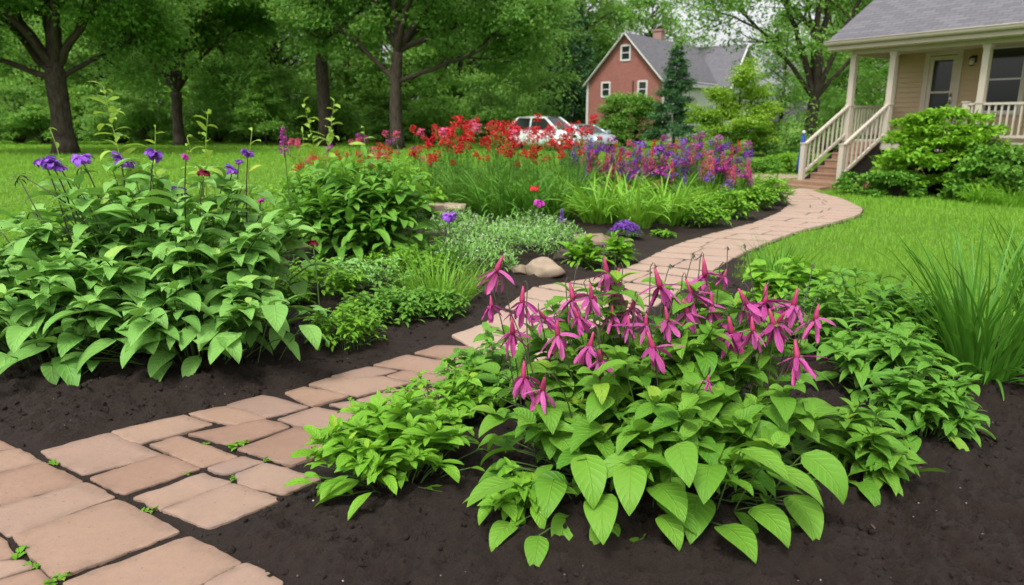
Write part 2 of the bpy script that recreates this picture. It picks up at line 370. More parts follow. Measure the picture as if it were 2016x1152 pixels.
def mk_brick():
    m = NT('red_brick'); tc = m.n('ShaderNodeUVMap'); br = m.n('ShaderNodeTexBrick'); m.t.links.new(tc.outputs[0], br.inputs[0])
    br.inputs['Scale'].default_value = 1.0; br.inputs['Brick Width'].default_value = 0.24; br.inputs['Row Height'].default_value = 0.085
    br.inputs['Mortar Size'].default_value = 0.008
    br.inputs[1].default_value = (0.23, 0.075, 0.06, 1); br.inputs[2].default_value = (0.31, 0.105, 0.085, 1); br.inputs[3].default_value = (0.36, 0.22, 0.19, 1)
    nz = m.noise(1.2, 5, 0.7, tc.outputs[0]); col = m.mix(m.math('MULTIPLY', nz, 0.4), br.outputs[0], (0.23, 0.09, 0.075))
    return m.done(m.bsdf(col, 0.85, 0.2, m.bump(br.outputs[1], -0.4, 0.01)))
M['brick'] = mk_brick()
M['cream'] = plain('cream_paint', (0.47, 0.42, 0.34), 0.5, var=0.08, scale=3, bump=0.1)
M['tan'] = plain('tan_siding', (0.44, 0.325, 0.195), 0.55, var=0.07, scale=2.5, bump=0.1)
M['white'] = plain('white_paint', (0.60, 0.595, 0.58), 0.5, var=0.06, scale=2.5)
M['step_wood'] = plain('step_wood', (0.25, 0.15, 0.095), 0.7, var=0.35, scale=7, bump=0.3)
M['dark_wood'] = plain('dark_wood', (0.02, 0.016, 0.013), 0.8)
M['rock'] = plain('rock', (0.30, 0.235, 0.17), 0.85, 0.2, var=0.4, scale=7, bump=0.6)
M['dark_rock'] = plain('dark_rock', (0.10, 0.08, 0.065), 0.85, 0.2, var=0.4, scale=7, bump=0.6)
M['red_rock'] = plain('red_rock', (0.26, 0.11, 0.075), 0.85, 0.2, var=0.4, scale=7, bump=0.6)
def mk_glass():
    m = NT('window_glass'); nz = m.noise(1.5, 2, 0.5, m.obj())
    col = m.mix(nz, (0.012, 0.016, 0.016), (0.03, 0.036, 0.034))
    return m.done(m.bsdf(col, 0.06, 0.6))
M['glass'] = mk_glass()
M['car_white'] = plain('car_white', (0.80, 0.82, 0.84), 0.25, 0.5, var=0.02, **{'Coat Weight': 0.6})
M['car_silver'] = plain('car_silver', (0.42, 0.47, 0.53), 0.25, 0.5, var=0.02, **{'Coat Weight': 0.6, 'Metallic': 0.3})
M['tyre'] = plain('tyre', (0.018, 0.018, 0.018), 0.85)
M['metal'] = plain('metal', (0.45, 0.45, 0.46), 0.35, Metallic=0.9)
M['black'] = plain('black_metal', (0.02, 0.02, 0.02), 0.45)
M['tail'] = plain('tail_lamp', (0.35, 0.02, 0.02), 0.2)
M['lamp_glass'] = plain('lamp_glass', (0.45, 0.42, 0.36), 0.2)
M['blue'] = plain('blue_cloth', (0.02, 0.05, 0.30), 0.75, var=0.3, scale=10)

# ------------------------------------------------------------------ setting: ground, soil bed
SOIL_PX = [(-900, 1500), (-500, 800), (-200, 690), (0, 640), (250, 560), (450, 490), (560, 430), (600, 400), (750, 375), (950, 360),
           (1200, 352), (1440, 357), (1533, 374), (1590, 373), (1660, 392), (1702, 412), (1690, 425), (1640, 440), (1570, 455), (1500, 482),
           (1452, 510), (1440, 545), (1560, 590), (1700, 622), (1900, 650), (2300, 690), (3200, 900), (3500, 1500)]
PATH_L = [(-60, 866), (85, 890), (220, 850), (370, 825), (520, 783), (580, 768), (660, 742), (740, 712), (820, 684), (885, 664), (955, 640), (1000, 600),
          (1050, 566), (1180, 548), (1250, 522), (1295, 498), (1330, 482), (1400, 461), (1480, 441), (1530, 421), (1553, 404), (1548, 392), (1533, 375)]
PATH_R = [(700, 1300), (560, 1152), (479, 1114), (415, 1044), (558, 980), (630, 946), (760, 870), (900, 800), (1010, 735), (1120, 690), (1250, 630), (1360, 565),
          (1440, 512), (1500, 482), (1570, 456), (1640, 440), (1690, 425), (1702, 412), (1660, 392), (1590, 374)]
SOIL = [at(*p)[:2] for p in SOIL_PX]
PATH = [at(*p)[:2] for p in ([(-700, 1500), (-300, 870)] + PATH_L + PATH_R[::-1])]
def soil_h(P, fine=True):
    d = edge_dist(P, SOIL); ins = inside(P, SOIL); d = np.where(ins, d, -d)
    dp = edge_dist(P, PATH); dp = np.where(inside(P, PATH), 0, dp)
    z = 0.02 * np.clip(d / 0.10, -1.5, 1) - 0.022
    z = z + 0.09 * np.clip((dp - 0.06) / 0.9, 0, 1) * np.clip(d / 0.5, 0, 1)
    amp = np.clip(dp / 0.12, 0.22, 1)
    x, y = P[:, 0], P[:, 1]
    z = z + amp * (0.06 * fbm(x * 3, y * 3, 3) + 0.085 * fbm(x * 9, y * 9, 4))
    if fine:
        r = 0.5 - np.abs(fbm(x * 26 + 3, y * 26, 4)) * 2
        z = z + amp * (0.05 * r + 0.035 * fbm(x * 40, y * 40, 3) + 0.03 * fbm(x * 21 + 9, y * 21, 3))
    return np.where(dp < 0.05, np.minimum(z, 0.002), z)
def gz(p): return float(soil_h(np.array([[p[0], p[1]]]), False)[0])
def grid_inside(mb, x0, x1, y0, y1, step, poly, fine):
    xs = np.arange(x0, x1, step); ys = np.arange(y0, y1, step); X, Y = np.meshgrid(xs, ys)
    P = np.stack([X.ravel(), Y.ravel()], -1); keep = inside(P, poly) | (edge_dist(P, poly) < step * 2 + 0.04)
    z = np.zeros(len(P)); z[keep] = soil_h(P[keep], fine)
    k = keep.reshape(X.shape); fk = k[:-1, :-1] & k[1:, :-1] & k[:-1, 1:] & k[1:, 1:]
    i = np.arange(len(P)).reshape(X.shape)
    Q = np.stack([i[:-1, :-1][fk], i[:-1, 1:][fk], i[1:, 1:][fk], i[1:, :-1][fk]], -1)
    used = np.unique(Q); mp = np.full(len(P), -1); mp[used] = np.arange(len(used))
    mb.add(np.column_stack([P, z])[used], mp[Q])
def gsheet(mb, xs, ys, hf, pad):
    X, Y = np.meshgrid(xs, ys); Z = hf(X, Y); i = np.arange(X.size).reshape(X.shape)
    Q = np.stack([i[:-1, :-1], i[:-1, 1:], i[1:, 1:], i[1:, :-1]], -1).reshape(-1, 4)
    mb.add(np.stack([X, Y, Z], -1), Q)
mb = MB()
gx = np.concatenate([[-900, -300, -120], np.arange(-60, 60.1, 1.0), [120, 300, 900]])
gy = np.concatenate([[-200, -60, -10], np.arange(0, 100.1, 1.0), [160, 300, 900]])
def lawn_h(X, Y): return -0.03 + 0.06 * fbm(X * 0.12, Y * 0.12, 2) * np.clip((Y - 14) / 10, 0, 1)
gsheet(mb, gx, gy, lawn_h, 0)
tag(mb.build('lawn', M['lawn']), kind='structure')
mb = MB()
grid_inside(mb, -3.2, 4.0, 1.1, 4.3, 0.017, SOIL, True)
grid_inside(mb, 3.983, 9.0, 0.6, 4.32, 0.05, SOIL, True)
grid_inside(mb, -5.5, 9.0, 4.283, 8.0, 0.045, SOIL, True)
grid_inside(mb, -6.0, 12.0, 7.96, 22.0, 0.12, SOIL, False)
tag(mb.build('soil', M['soil']), kind='structure')

# ------------------------------------------------------------------ paving slabs
RNG = np.random.RandomState(11)
def slab_mesh(poly, z, rng, th=0.05, name='paving_slab', wob=0.006):
    P = np.asarray(poly, float)[:, :2]
    area = 0.5 * np.sum(P[:, 0] * np.roll(P[:, 1], -1) - np.roll(P[:, 0], -1) * P[:, 1])
    if area < 0: P = P[::-1]
    pts = []
    n = len(P)
    for i in range(n):                      # rounded corners, broken edges
        a_, b_, c_ = P[i - 1], P[i], P[(i + 1) % n]
        r = min(0.016, 0.15 * np.linalg.norm(b_ - a_), 0.2 * np.linalg.norm(c_ - b_))
        p0 = b_ + (a_ - b_) / np.linalg.norm(a_ - b_) * r; p2 = b_ + (c_ - b_) / np.linalg.norm(c_ - b_) * r
        for s in (0, 0.33, 0.66, 1): pts.append((1 - s) ** 2 * p0 + 2 * s * (1 - s) * (b_ * 0.85 + (p0 + p2) * 0.075) + s * s * p2)
        nx = P[(i + 1) % n]; nn = P[(i + 2) % n]; L = np.linalg.norm(nx - b_); k = max(2, int(L / 0.035))
        r2 = min(0.016, 0.15 * L, 0.15 * np.linalg.norm(nn - nx)); e1 = nx + (b_ - nx) / L * r2
        for s in np.linspace(0, 1, k)[1:-1]: pts.append(p2 * (1 - s) + e1 * s)
    O = np.array(pts); C = O.mean(0); m = len(O)
    nv = O - C; nv /= np.linalg.norm(nv, axis=1, keepdims=True) + 1e-9
    sx = rng.rand() * 90
    O = O + nv * 0.008 + nv * (wob * (2.2 * fbm(O[:, 0] * 14 + sx, O[:, 1] * 14, 3) + 1.3 * fbm(O[:, 0] * 55 + sx, O[:, 1] * 55, 2)))[:, None] * 2
    def ring(scale_in, zz): q = C + (O - C) * (1 - 0.0) - nv * scale_in; return np.column_stack([q, np.full(m, zz)])
    def warp(q): return q[:, 2] + 0.010 * fbm(q[:, 0] * 5 + sx, q[:, 1] * 5, 3)
    tilt = rng.uniform(-0.008, 0.008, 2)
    rings = [ring(0, z - th), ring(0, z - 0.005), ring(0.0015, z - 0.0015), ring(0.006, z)]
    for f_ in (0.7, 0.4, 0.15): rings.append(np.column_stack([C + (O - C) * f_, np.full(m, z)]))
    V = np.vstack(rings + [np.array([[C[0], C[1], z]])])
    V[:, 2] = warp(V) + (V[:, :2] - C) @ tilt
    Q = []
    for r_ in range(len(rings) - 1):
        j = np.arange(m); k = (j + 1) % m
        Q.append(np.stack([r_ * m + j, r_ * m + k, (r_ + 1) * m + k, (r_ + 1) * m + j], -1))
    b0 = (len(rings) - 1) * m; j = np.arange(m); T = np.stack([b0 + j, b0 + (j + 1) % m, np.full(m, len(V) - 1)], -1)
    C3 = np.array([C[0], C[1], z - th]); mbb = MB(); mbb.add(V - C3, np.vstack(Q), T, t=np.concatenate([np.zeros(m * 3), np.full(m, .25), np.full(m, .9), np.ones(m * 2), [1.0]]))
    return mbb, C3
def slab(poly, label, z=0.011, th=0.05, mat='stone'):
    mbb, c = slab_mesh(poly, z, RNG, th); ob = mbb.build('paving_slab', M[mat]); ob.location = c
    return tag(ob, label, 'paving slab', 'slabs of the garden path')
k3 = lambda pts: [at(x / 2.653, 780 + y / 2.653)[:2] for x, y in pts]
k4 = lambda pts: [at(600 + x / 2.44, 680 + y / 2.44)[:2] for x, y in pts]
near = [
 (k3([(215, 297), (572, 203), (845, 312), (440, 418), (345, 365)]), 'chipped slab by the left bed edge, with a notched lower left side'),
 (k3([(580, 195), (965, 105), (1110, 155), (735, 255)]), 'long slab along the left soil edge, two before the notched corner slab'),
 (k3([(985, 100), (1180, 58), (1390, 118), (1250, 163), (1180, 152)]), 'slab on the left soil edge with a stepped lower right corner'),
 (k3([(1180, 55), (1372, 3), (1615, 62), (1400, 118)]), 'slab on the left soil edge below the drooping left plant leaves'),
 (k3([(985, 205), (1210, 165), (1380, 130), (1520, 172), (1215, 265)]), 'long slim slab in the path middle beside a green sprout'),
 (k3([(780, 262), (945, 222), (1245, 322), (1050, 378)]), 'mid-sized slab in the path middle left of the green joint weeds'),
 (k3([(482, 435), (850, 315), (1045, 385), (650, 520)]), 'broad slab in the path middle below the chipped corner slab'),
 (k3([(1080, 388), (1262, 325), (1375, 352), (1190, 415)]), 'smallest slab in the middle of the near path'),
 (k3([(1235, 420), (1385, 358), (1675, 435), (1475, 520), (1250, 462)]), 'slab at the right path edge left of the low front plant'),
 (k3([(1240, 285), (1550, 172), (1760, 225), (1720, 300), (1520, 365)]), 'wide slab meeting the leaf tips of the low front plant'),
 (k3([(1455, 130), (1650, 65), (1905, 115), (1690, 195)]), 'square slab just up the path from the low front plant'),
 (k3([(705, 540), (1050, 418), (1200, 462), (920, 570), (850, 595)]), 'slim slab split by a hairline joint, above the larger right edge slab'),
 (k3([(925, 576), (1205, 468), (1468, 548), (1095, 700), (855, 602)]), 'slab with one dark pit jutting into the soil at the right edge'),
 (k3([(62, 738), (610, 550), (940, 715), (322, 950), (270, 938)]), 'largest slab of the near path, low in the left corner'),
 (k3([(-150, 630), (440, 462), (600, 540), (60, 733), (-150, 640)]), 'long slab cut by the left frame edge, third slab down'),
 (k3([(-150, 450), (225, 358), (430, 458), (-150, 625)]), 'greyish slab cut by the left frame edge, second slab down'),
 (k3([(-150, 325), (95, 282), (220, 352), (-150, 440)]), 'reddish slab cut by the left frame edge, below the soil'),
 (k3([(-150, 240), (-20, 240), (82, 277), (-150, 315)]), 'topmost slab cut by the left frame edge at the soil'),
 (k3([(345, 985), (985, 742), (1262, 880), (960, 1020), (560, 1190), (480, 1130)]), 'big slab running off the bottom frame edge'),
 (k3([(1060, 1000), (1285, 888), (1490, 990), (1360, 1100), (1150, 1110)]), 'slab at the bottom frame edge beside the shiny wet soil'),
 (k3([(-160, 700), (-10, 742), (95, 852), (-160, 880)]), 'small slab at the left frame edge beside a mossy joint'),
 (k3([(-160, 890), (120, 868), (168, 912), (-160, 1000)]), 'narrow slab at the left frame edge with moss along its end'),
 (k3([(-100, 1012), (190, 925), (275, 995), (150, 1090), (-60, 1110)]), 'lowest slab in the bottom left corner of the photo'),
 (k3([(330, 1010), (470, 1150), (380, 1300), (170, 1110)]), 'slab under the bottom frame edge beside the lowest corner slab'),
 (k4([(125, 155), (300, 108), (450, 128), (240, 178)]), 'small slab on the left soil edge past the last drooping leaf'),
 (k4([(20, 195), (100, 165), (370, 157), (505, 186), (255, 250)]), 'wide slab across the path behind the low front plant'),
 (k4([(390, 153), (475, 127), (690, 155), (640, 187), (515, 182)]), 'thin slab in the middle of the path beyond the wide slab'),
 (k4([(325, 100), (490, 52), (870, 115), (720, 153), (600, 137)]), 'long slab whose end touches the magenta flower plant'),
 (k4([(525, 44), (640, 8), (880, 15), (960, 75), (760, 85)]), 'last slab seen before the flowers hide the path'),
 (k4([(-95, 235), (0, 207), (215, 248), (35, 296)]), 'slab on the left soil edge beside the small yellowish ground plant'),
 (k4([(250, 268), (440, 218), (620, 215), (700, 235), (560, 262), (400, 290)]), 'slab behind the tips of the lime shoots'),
 (k4([(115, 290), (240, 275), (400, 300), (590, 268), (700, 280), (520, 330), (330, 345)]), 'pale slab half hidden by the lime shoots'),
]
for poly, lab in near: slab(poly, lab)
def resample(poly, n):
    P = np.array(poly); L = np.concatenate([[0], np.cumsum(np.linalg.norm(np.diff(P, axis=0), axis=1))]); s = np.linspace(0, L[-1], n)
    return np.stack([np.interp(s, L, P[:, k]) for k in range(2)], -1)
EL = [at(*p)[:2] for p in PATH_L[9:]]; ER = [at(*p)[:2] for p in PATH_R[8:]]
n_c = 32; eL = resample(EL, n_c); eR = resample(ER, n_c)
_t = np.arange(n_c) + np.concatenate([[0], RNG.uniform(-.28, .28, n_c - 2), [0]]); _u = np.arange(n_c) + np.concatenate([[0], RNG.uniform(-.28, .28, n_c - 2), [0]])
eL = np.stack([np.interp(_t, range(n_c), eL[:, k]) for k in range(2)], -1); eR = np.stack([np.interp(_u, range(n_c), eR[:, k]) for k in range(2)], -1)
for i in range(n_c - 1):
    a0, a1, b0, b1 = eL[i], eL[i + 1], eR[i], eR[i + 1]
    wdt = np.linalg.norm(b0 - a0); cuts = [0.0]
    ncut = max(1, int(round(wdt / 0.55)))
    for c in range(1, ncut): cuts.append(c / ncut + RNG.uniform(-0.2, 0.2))
    cuts.append(1.0)
    for c in range(ncut):
        g = 0.016 / max(wdt, .3); u0, u1 = cuts[c] + g, cuts[c + 1] - g; e0, e1 = RNG.uniform(0.05, 0.14), 1 - RNG.uniform(0.05, 0.14)
        f = lambda u, s: (a0 * (1 - s) + a1 * s) * (1 - u) + (b0 * (1 - s) + b1 * s) * u
        if np.linalg.norm(f(u1, .5) - f(u0, .5)) < 0.12: continue
        slab([f(u0, e0), f(u1, e0), f(u1, e1), f(u0, e1)], 'pale brown slab in the narrow far stretch of path winding to the porch steps', z=0.014, mat='pale_stone')
# the two spurs of flat stones reaching the porch steps and the one behind the boulder
for poly in ([(1470, 344), (1530, 343), (1528, 352), (1468, 356)], [(1533, 343), (1590, 343), (1588, 349), (1531, 352)]):
    slab([at(*p)[:2] for p in poly], 'flat pale slab on the lawn spur left of the porch steps', z=0.0, mat='pale_stone')
for poly in ([(1562, 373), (1612, 366), (1632, 370), (1588, 377)], [(1615, 365.5), (1660, 360), (1682, 364), (1636, 369.5)]):
    slab([at(*p)[:2] for p in poly], 'flat pale slab on the short spur below the porch steps', z=0.0, mat='pale_stone')
for poly, lab in (([(1130, 476), (1185, 474), (1195, 490), (1140, 494)], 'flat slab in the soil beside the violet flower cushion'),
                  ([(1190, 476), (1240, 478), (1236, 489), (1200, 490)], 'small flat slab in the soil behind the lime sprout')):
    P = [at(*p)[:2] for p in poly]; slab(P, lab, z=gz(np.mean(P, 0)) + 0.025)

# small things on the soil
rng = np.random.RandomState(3); mb = MB()
P = np.column_stack([rng.uniform(-3, 3.4, 900), rng.uniform(1.3, 5.2, 900)]); P = P[inside(P, SOIL)]
zz = soil_h(P, True)
for (x, y), z in zip(P, zz):
    r = 0.0022 + 0.0035 * rng.rand() ** 3; a_ = rng.rand(3) * 6
    V = np.array([(1, 0, 0), (-1, 0, 0), (0, 1, 0), (0, -1, 0), (0, 0, 1), (0, 0, -1)]) * (r * rng.uniform(0.6, 1.5, 3))
    mb.add(V + [x, y, z + r * 0.4], None, [(0, 2, 4), (2, 1, 4), (1, 3, 4), (3, 0, 4), (2, 0, 5), (1, 2, 5), (3, 1, 5), (0, 3, 5)], t=rng.rand())
mm = NT('grit'); col = mm.ramp(mm.tint(), [(0.0, (0.06, 0.045, 0.04)), (0.6, (0.10, 0.08, 0.07)), (0.86, (0.22, 0.16, 0.11)), (1.0, (0.5, 0.46, 0.4))]); mm.done(mm.bsdf(col, 0.8))
P = np.column_stack([rng.uniform(-3.2, 3.5, 24000), rng.uniform(1.3, 6.5, 24000)]); P = P[inside(P, SOIL)]; 
k_ = fbm(P[:, 0] * 2, P[:, 1] * 2, 3) + rng.uniform(-.3, .3, len(P)) > 0; P = P[k_]; zz = soil_h(P, True); cl_ = MB(); n = len(P)
t_ = (1 + 5 ** .5) / 2; ico = np.array([(-1, t_, 0), (1, t_, 0), (-1, -t_, 0), (1, -t_, 0), (0, -1, t_), (0, 1, t_), (0, -1, -t_), (0, 1, -t_), (t_, 0, -1), (t_, 0, 1), (-t_, 0, -1), (-t_, 0, 1)]) / 1.9
icf = np.array([(0, 11, 5), (0, 5, 1), (0, 1, 7), (0, 7, 10), (0, 10, 11), (1, 5, 9), (5, 11, 4), (11, 10, 2), (10, 7, 6), (7, 1, 8), (3, 9, 4), (3, 4, 2), (3, 2, 6), (3, 6, 8), (3, 8, 9), (4, 9, 5), (2, 4, 11), (6, 2, 10), (8, 6, 7), (9, 8, 1)])
rr = .003 + .012 * rng.rand(n) ** 3; rr[inside(P, PATH)] = np.minimum(rr[inside(P, PATH)], .0045)
V = ico[None] * rng.uniform(.6, 1.3, (n, 12, 1)) * rr[:, None, None] * rng.uniform(.6, 1.4, (n, 1, 3)) + np.column_stack([P, zz + rr * .25])[:, None]
cl_.add(V, None, (np.arange(n)[:, None, None] * 12 + icf[None]).reshape(-1, 3)); tag(cl_.build('soil_crumbs', M['soil']), 'dark crumbs of loose soil lying on the beds', 'soil', kind='stuff')
ch = MB(); P = np.column_stack([rng.uniform(-3, 3.4, 420), rng.uniform(1.4, 5.5, 420)]); P = P[inside(P, SOIL) & ~inside(P, PATH)]; zz = soil_h(P, True); n = len(P)
leaves(ch, np.column_stack([P, zz + .008]), rng.uniform(0, 6.28, n), rng.uniform(-.25, .35, n), rng.normal(0, .4, n), .012 + .035 * rng.rand(n) ** 2, rng.uniform(.003, .010, n), BLADE, 2, 3, .3, rng.normal(0, .5, n), 0, rng.rand(n))
cm = NT('bark_chip'); cm.done(cm.bsdf(cm.ramp(cm.tint(), [(0, (.022, .013, .010)), (.7, (.05, .03, .02)), (1, (.13, .085, .055))]), .85, .15)); tag(ch.build('bark_chips', cm.m), 'brown bark chips and dry leaf bits lying on the soil', 'bark', kind='stuff')
tag(mb.build('gravel', mm.m), 'tiny pale pebbles and wood bits scattered over the dark soil', 'gravel', kind='stuff')

# ------------------------------------------------------------------ lawn grass blades (uncountable)
rng = np.random.RandomState(8); mb = MB()
def lawn_pts(n, x0, x1, y0, y1):
    P = np.column_stack([rng.uniform(x0, x1, n), rng.uniform(y0, y1, n)])
    v = np.abs(P[:, 0]) < P[:, 1] * 0.80 + 1.2
    P = P[v]; k = ~inside(P, SOIL); P = P[k]; k = ~inside(P, PATH) ; return P[k]
for (n, x0, x1, y0, y1, h, w) in ((90000, 0.5, 8, 3.5, 8.5, 0.055, 0.006), (90000, 1, 14, 8.5, 16.5, 0.06, 0.012), (60000, -9, -1.2, 4.5, 13, 0.06, 0.012),
                                  (110000, -32, 10, 13, 34, 0.075, 0.03), (45000, -45, 12, 34, 58, 0.10, 0.07), (12000, 4, 22, 16, 26, 0.07, 0.03)):
    P = lawn_pts(n, x0, x1, y0, y1); N = len(P)
    z = lawn_h(P[:, 0], P[:, 1]) - 0.004
    hh = h * rng.uniform(0.5, 1.25, N) * (0.75 + 0.7 * vnoise(P[:, 0] * 1.3, P[:, 1] * 1.3))
    tt = np.clip(0.55 * vnoise(P[:, 0] * 0.5, P[:, 1] * 0.9) + 0.25 * vnoise(P[:, 0] * 3, P[:, 1] * 3) + rng.uniform(-0.1, 0.3, N), 0, 1)
    a_ = rng.uniform(0, 2 * PI, N); ln = rng.uniform(0.1, 0.75, N) * hh
    d = np.stack([np.cos(a_), np.sin(a_)], -1); pz = np.stack([-d[:, 1], d[:, 0]], -1) * (w * rng.uniform(0.5, 1.1, N) / 2)[:, None]
    V = np.zeros((N, 3, 3)); V[:, 0, :2] = P - pz; V[:, 1, :2] = P + pz; V[:, 2, :2] = P + d * ln[:, None]
    V[:, 0, 2] = z; V[:, 1, 2] = z; V[:, 2, 2] = z + hh
    mb.add(V, None, np.arange(N * 3).reshape(N, 3), np.tile([(0, 0), (1, 0), (.5, 1)], (N, 1)), np.repeat(tt, 3))
tag(mb.build('grass', M['grass'], smooth=False), 'short mown green grass of the lawn on both sides of the beds', 'grass', kind='stuff')

# ------------------------------------------------------------------ plant builders (built round the local origin)
def clump(fol, stm, rng, rx, ry, h, shoots, L, ratio, prof, whorl=3, fr=(0.4, 0.6, 0.78, 0.93, 1.0), droop=(0.7, 1.4), pitch=(0.0, 0.6),
          ns=6, nw=5, core=0.35, fold=0.22, wave=0.008, stem_r=0.004, dome=0.5, tip_scale=0.65, skirt=1.6, off=(0, 0), hv=(.68, 1.2)):
    B = []; off = np.array([off[0], off[1], 0.0])
    for i in range(shoots):
        a_ = i * 2.39996 + rng.uniform(-.3, .3); r = math.sqrt((i + 0.5) / shoots) * rng.uniform(0.9, 1.06)
        tip = np.array([r * rx * math.cos(a_), r * ry * math.sin(a_), h * (1 - dome * r ** 2.2) * rng.uniform(*hv)])
        b0 = np.array([core * r * rx * math.cos(a_), core * r * ry * math.sin(a_), 0.0])
        c = curve(b0, tip, 0.35, 9) + off
        if stm is not None: tube(stm, c, np.linspace(stem_r, stem_r * 0.5, 9), 5, 0.4, cap=False)
        fr_ = fr if r > 0.45 else fr[2:]
        for f in fr_:
            p = np.array([np.interp(f * 8, range(9), c[:, k]) for k in range(3)])
            z0 = rng.uniform(0, 2 * PI)
            for w in range(whorl):
                az = z0 + w * 2 * PI / whorl + rng.uniform(-.45, .45)
                size = (tip_scale if f > 0.97 else 1.0 if f > 0.5 else 0.9) * rng.uniform(0.65, 1.15)
                B.append((p, az, rng.uniform(*pitch) + (0.45 if f > 0.97 else 0), rng.uniform(*droop), size, np.clip(rng.normal(0.45, 0.22) + 0.2 * (f > 0.97), 0, 1)))
    for i in range(int(shoots * skirt)):
        a_ = rng.uniform(0, 2 * PI); r = rng.uniform(.55, 1.02); top = h * (1 - dome * r ** 2.2)
        p = np.array([r * rx * math.cos(a_), r * ry * math.sin(a_), max(.03, top * rng.uniform(.08, .8))]) + off
        B.append((p, a_ + rng.normal(0, .6), rng.uniform(-.25, .5), rng.uniform(.6, 1.3), rng.uniform(.7, 1.15), np.clip(rng.normal(.42, .2), 0, 1)))
        if stm is not None: tube(stm, curve(off + [p[0] * .0 + (p[0] - off[0]) * .55, (p[1] - off[1]) * .55, .0], p, .4, 5), stem_r * .7, 4, 0.4, cap=False)
    P = np.array([b[0] for b in B]); az = np.array([b[1] for b in B]); N = len(B)
    Ls = np.array([b[4] for b in B]) * rng.uniform(L[0] * .8, L[1], N)
    leaves(fol, P, az, [b[2] for b in B], [b[3] for b in B], Ls, Ls * ratio * rng.uniform(0.8, 1.15, N), prof, ns, nw, fold * rng.uniform(0.4, 1.5, N),
           rng.normal(0, 0.25, N), wave, np.array([b[5] for b in B]), rng.normal(0, 0.25, N))
def tuft(fol, rng, n, r, L, wid, droop=(0.3, 1.6), pitch=(0.9, 1.5), ns=7, fold=0.5, spread=1.0, t=(0.1, 0.9)):
    a_ = rng.uniform(0, 2 * PI, n); rr = r * np.sqrt(rng.rand(n))
    P = np.stack([rr * np.cos(a_), rr * np.sin(a_), np.full(n, -0.02)], -1)
    leaves(fol, P, a_ + rng.normal(0, 0.5, n), rng.uniform(pitch[0], pitch[1], n), rng.uniform(droop[0], droop[1], n), rng.uniform(L[0], L[1], n),
           rng.uniform(wid[0], wid[1], n), BLADE, ns, 3, fold, rng.normal(0, 0.3, n), 0, rng.uniform(t[0], t[1], n), rng.normal(0, 0.25, n))
def bloom(rng, n_sep, sepL, sepW, n_pet, petL, petW, sep_p=(-0.1, -0.8), pet_p=(-1.0, -1.35), spur=0.055):
    """hanging flower: reddish upright spur, spreading sepals, skirt of hanging petals; hangs from the origin"""
    pt = MB(); k = np.arange(n_sep)
    leaves(pt, np.zeros((n_sep, 3)) + [0, 0, -spur], k * 2 * PI / n_sep + rng.normal(0, .22, n_sep), rng.uniform(sep_p[1], sep_p[0], n_sep), rng.uniform(-0.1, 0.7, n_sep),
           sepL * rng.uniform(.75, 1.15, n_sep), sepW * rng.uniform(.8, 1.2, n_sep), LANCE, 7, 5, 0.35, rng.normal(0, .4, n_sep), 0.012, rng.uniform(0.1, 0.7, n_sep), rng.normal(0, .3, n_sep))
    k = np.arange(n_pet)
    leaves(pt, np.zeros((n_pet, 3)) + [0, 0, -spur - 0.004], k * 2 * PI / n_pet + 0.4 + rng.normal(0, .2, n_pet), rng.uniform(pet_p[1], pet_p[0], n_pet), rng.uniform(-.25, .4, n_pet),
           petL * rng.uniform(.8, 1.15, n_pet), petW * rng.uniform(.8, 1.2, n_pet), PETAL, 7, 5, 0.45, rng.normal(0, .3, n_pet), 0.012, rng.uniform(0.3, 1.0, n_pet), rng.normal(0, .3, n_pet))
    return pt
def place_at(px, py, z=None):
    p = at(px, py); return np.array([p[0], p[1], gz(p) if z is None else z])

# ------------------------------------------------------------------ magenta flower plant in front
rng = np.random.RandomState(21)
c0 = np.array([0.60, 2.69]); c0 = np.array([c0[0], c0[1], gz(c0)])
fp = thing('columbine_plant', 'large leafy plant in front bearing many drooping magenta star flowers', 'plant', c0)
fol = MB(); stm = MB()
clump(fol, stm, rng, 0.68, 0.36, 0.66, 56, (0.11, 0.19), 0.50, OVATE, 3, skirt=1.8, droop=(0.8, 1.5), pitch=(0.05, 0.6), ns=8, nw=5, fold=0.25, wave=0.010, dome=.35, off=(.0, .28))
clump(fol, stm, rng, 0.66, 0.42, 0.46, 46, (0.11, 0.21), 0.52, OVATE, 3, skirt=2.4, off=(0, -.06), droop=(0.8, 1.5), pitch=(0.05, 0.6), ns=8, nw=5, fold=0.25, wave=0.010)
# the big low leaves drooping on to the soil in front
big = [(1010, 1015, .16), (1060, 1040, .15), (1180, 960, .21), (1290, 940, .22), (1375, 960, .24), (1300, 1000, .15), (1480, 985, .20), (1500, 905, .24), (1260, 1030, .22), (1120, 1000, .17),
       (1560, 960, .22), (1150, 880, .22), (1460, 870, .20), (1010, 935, .2), (1580, 880, .22), (1240, 900, .2), (1330, 860, .19), (1400, 900, .21), (1090, 930, .2), (1200, 1010, .19), (1420, 1020, .21), (1520, 1000, .19), (1340, 1010, .18)]
for (px, py, L_) in big:
    p = aty(px, py + 15, 2.24 + rng.uniform(-.06, .12)) - c0
    leaves(fol, [p], [-PI / 2 + (px - 1290) / 420 + rng.normal(0, .35)], [rng.uniform(-.1, .35)], [rng.uniform(.9, 1.4)], [L_], [L_ * .56], OVATE, 9, 5, 0.16, rng.normal(0, .15), 0.007, rng.uniform(.45, .8))
    tube(stm, curve([p[0] * .8, p[1] * .75, 0.0], p, 0.5, 6), 0.003, 5, 0.4, cap=False)
fol.build('foliage', M['front_leaf'], fp); stm.build('stems', M['stem'], fp)
flower_meshes = []
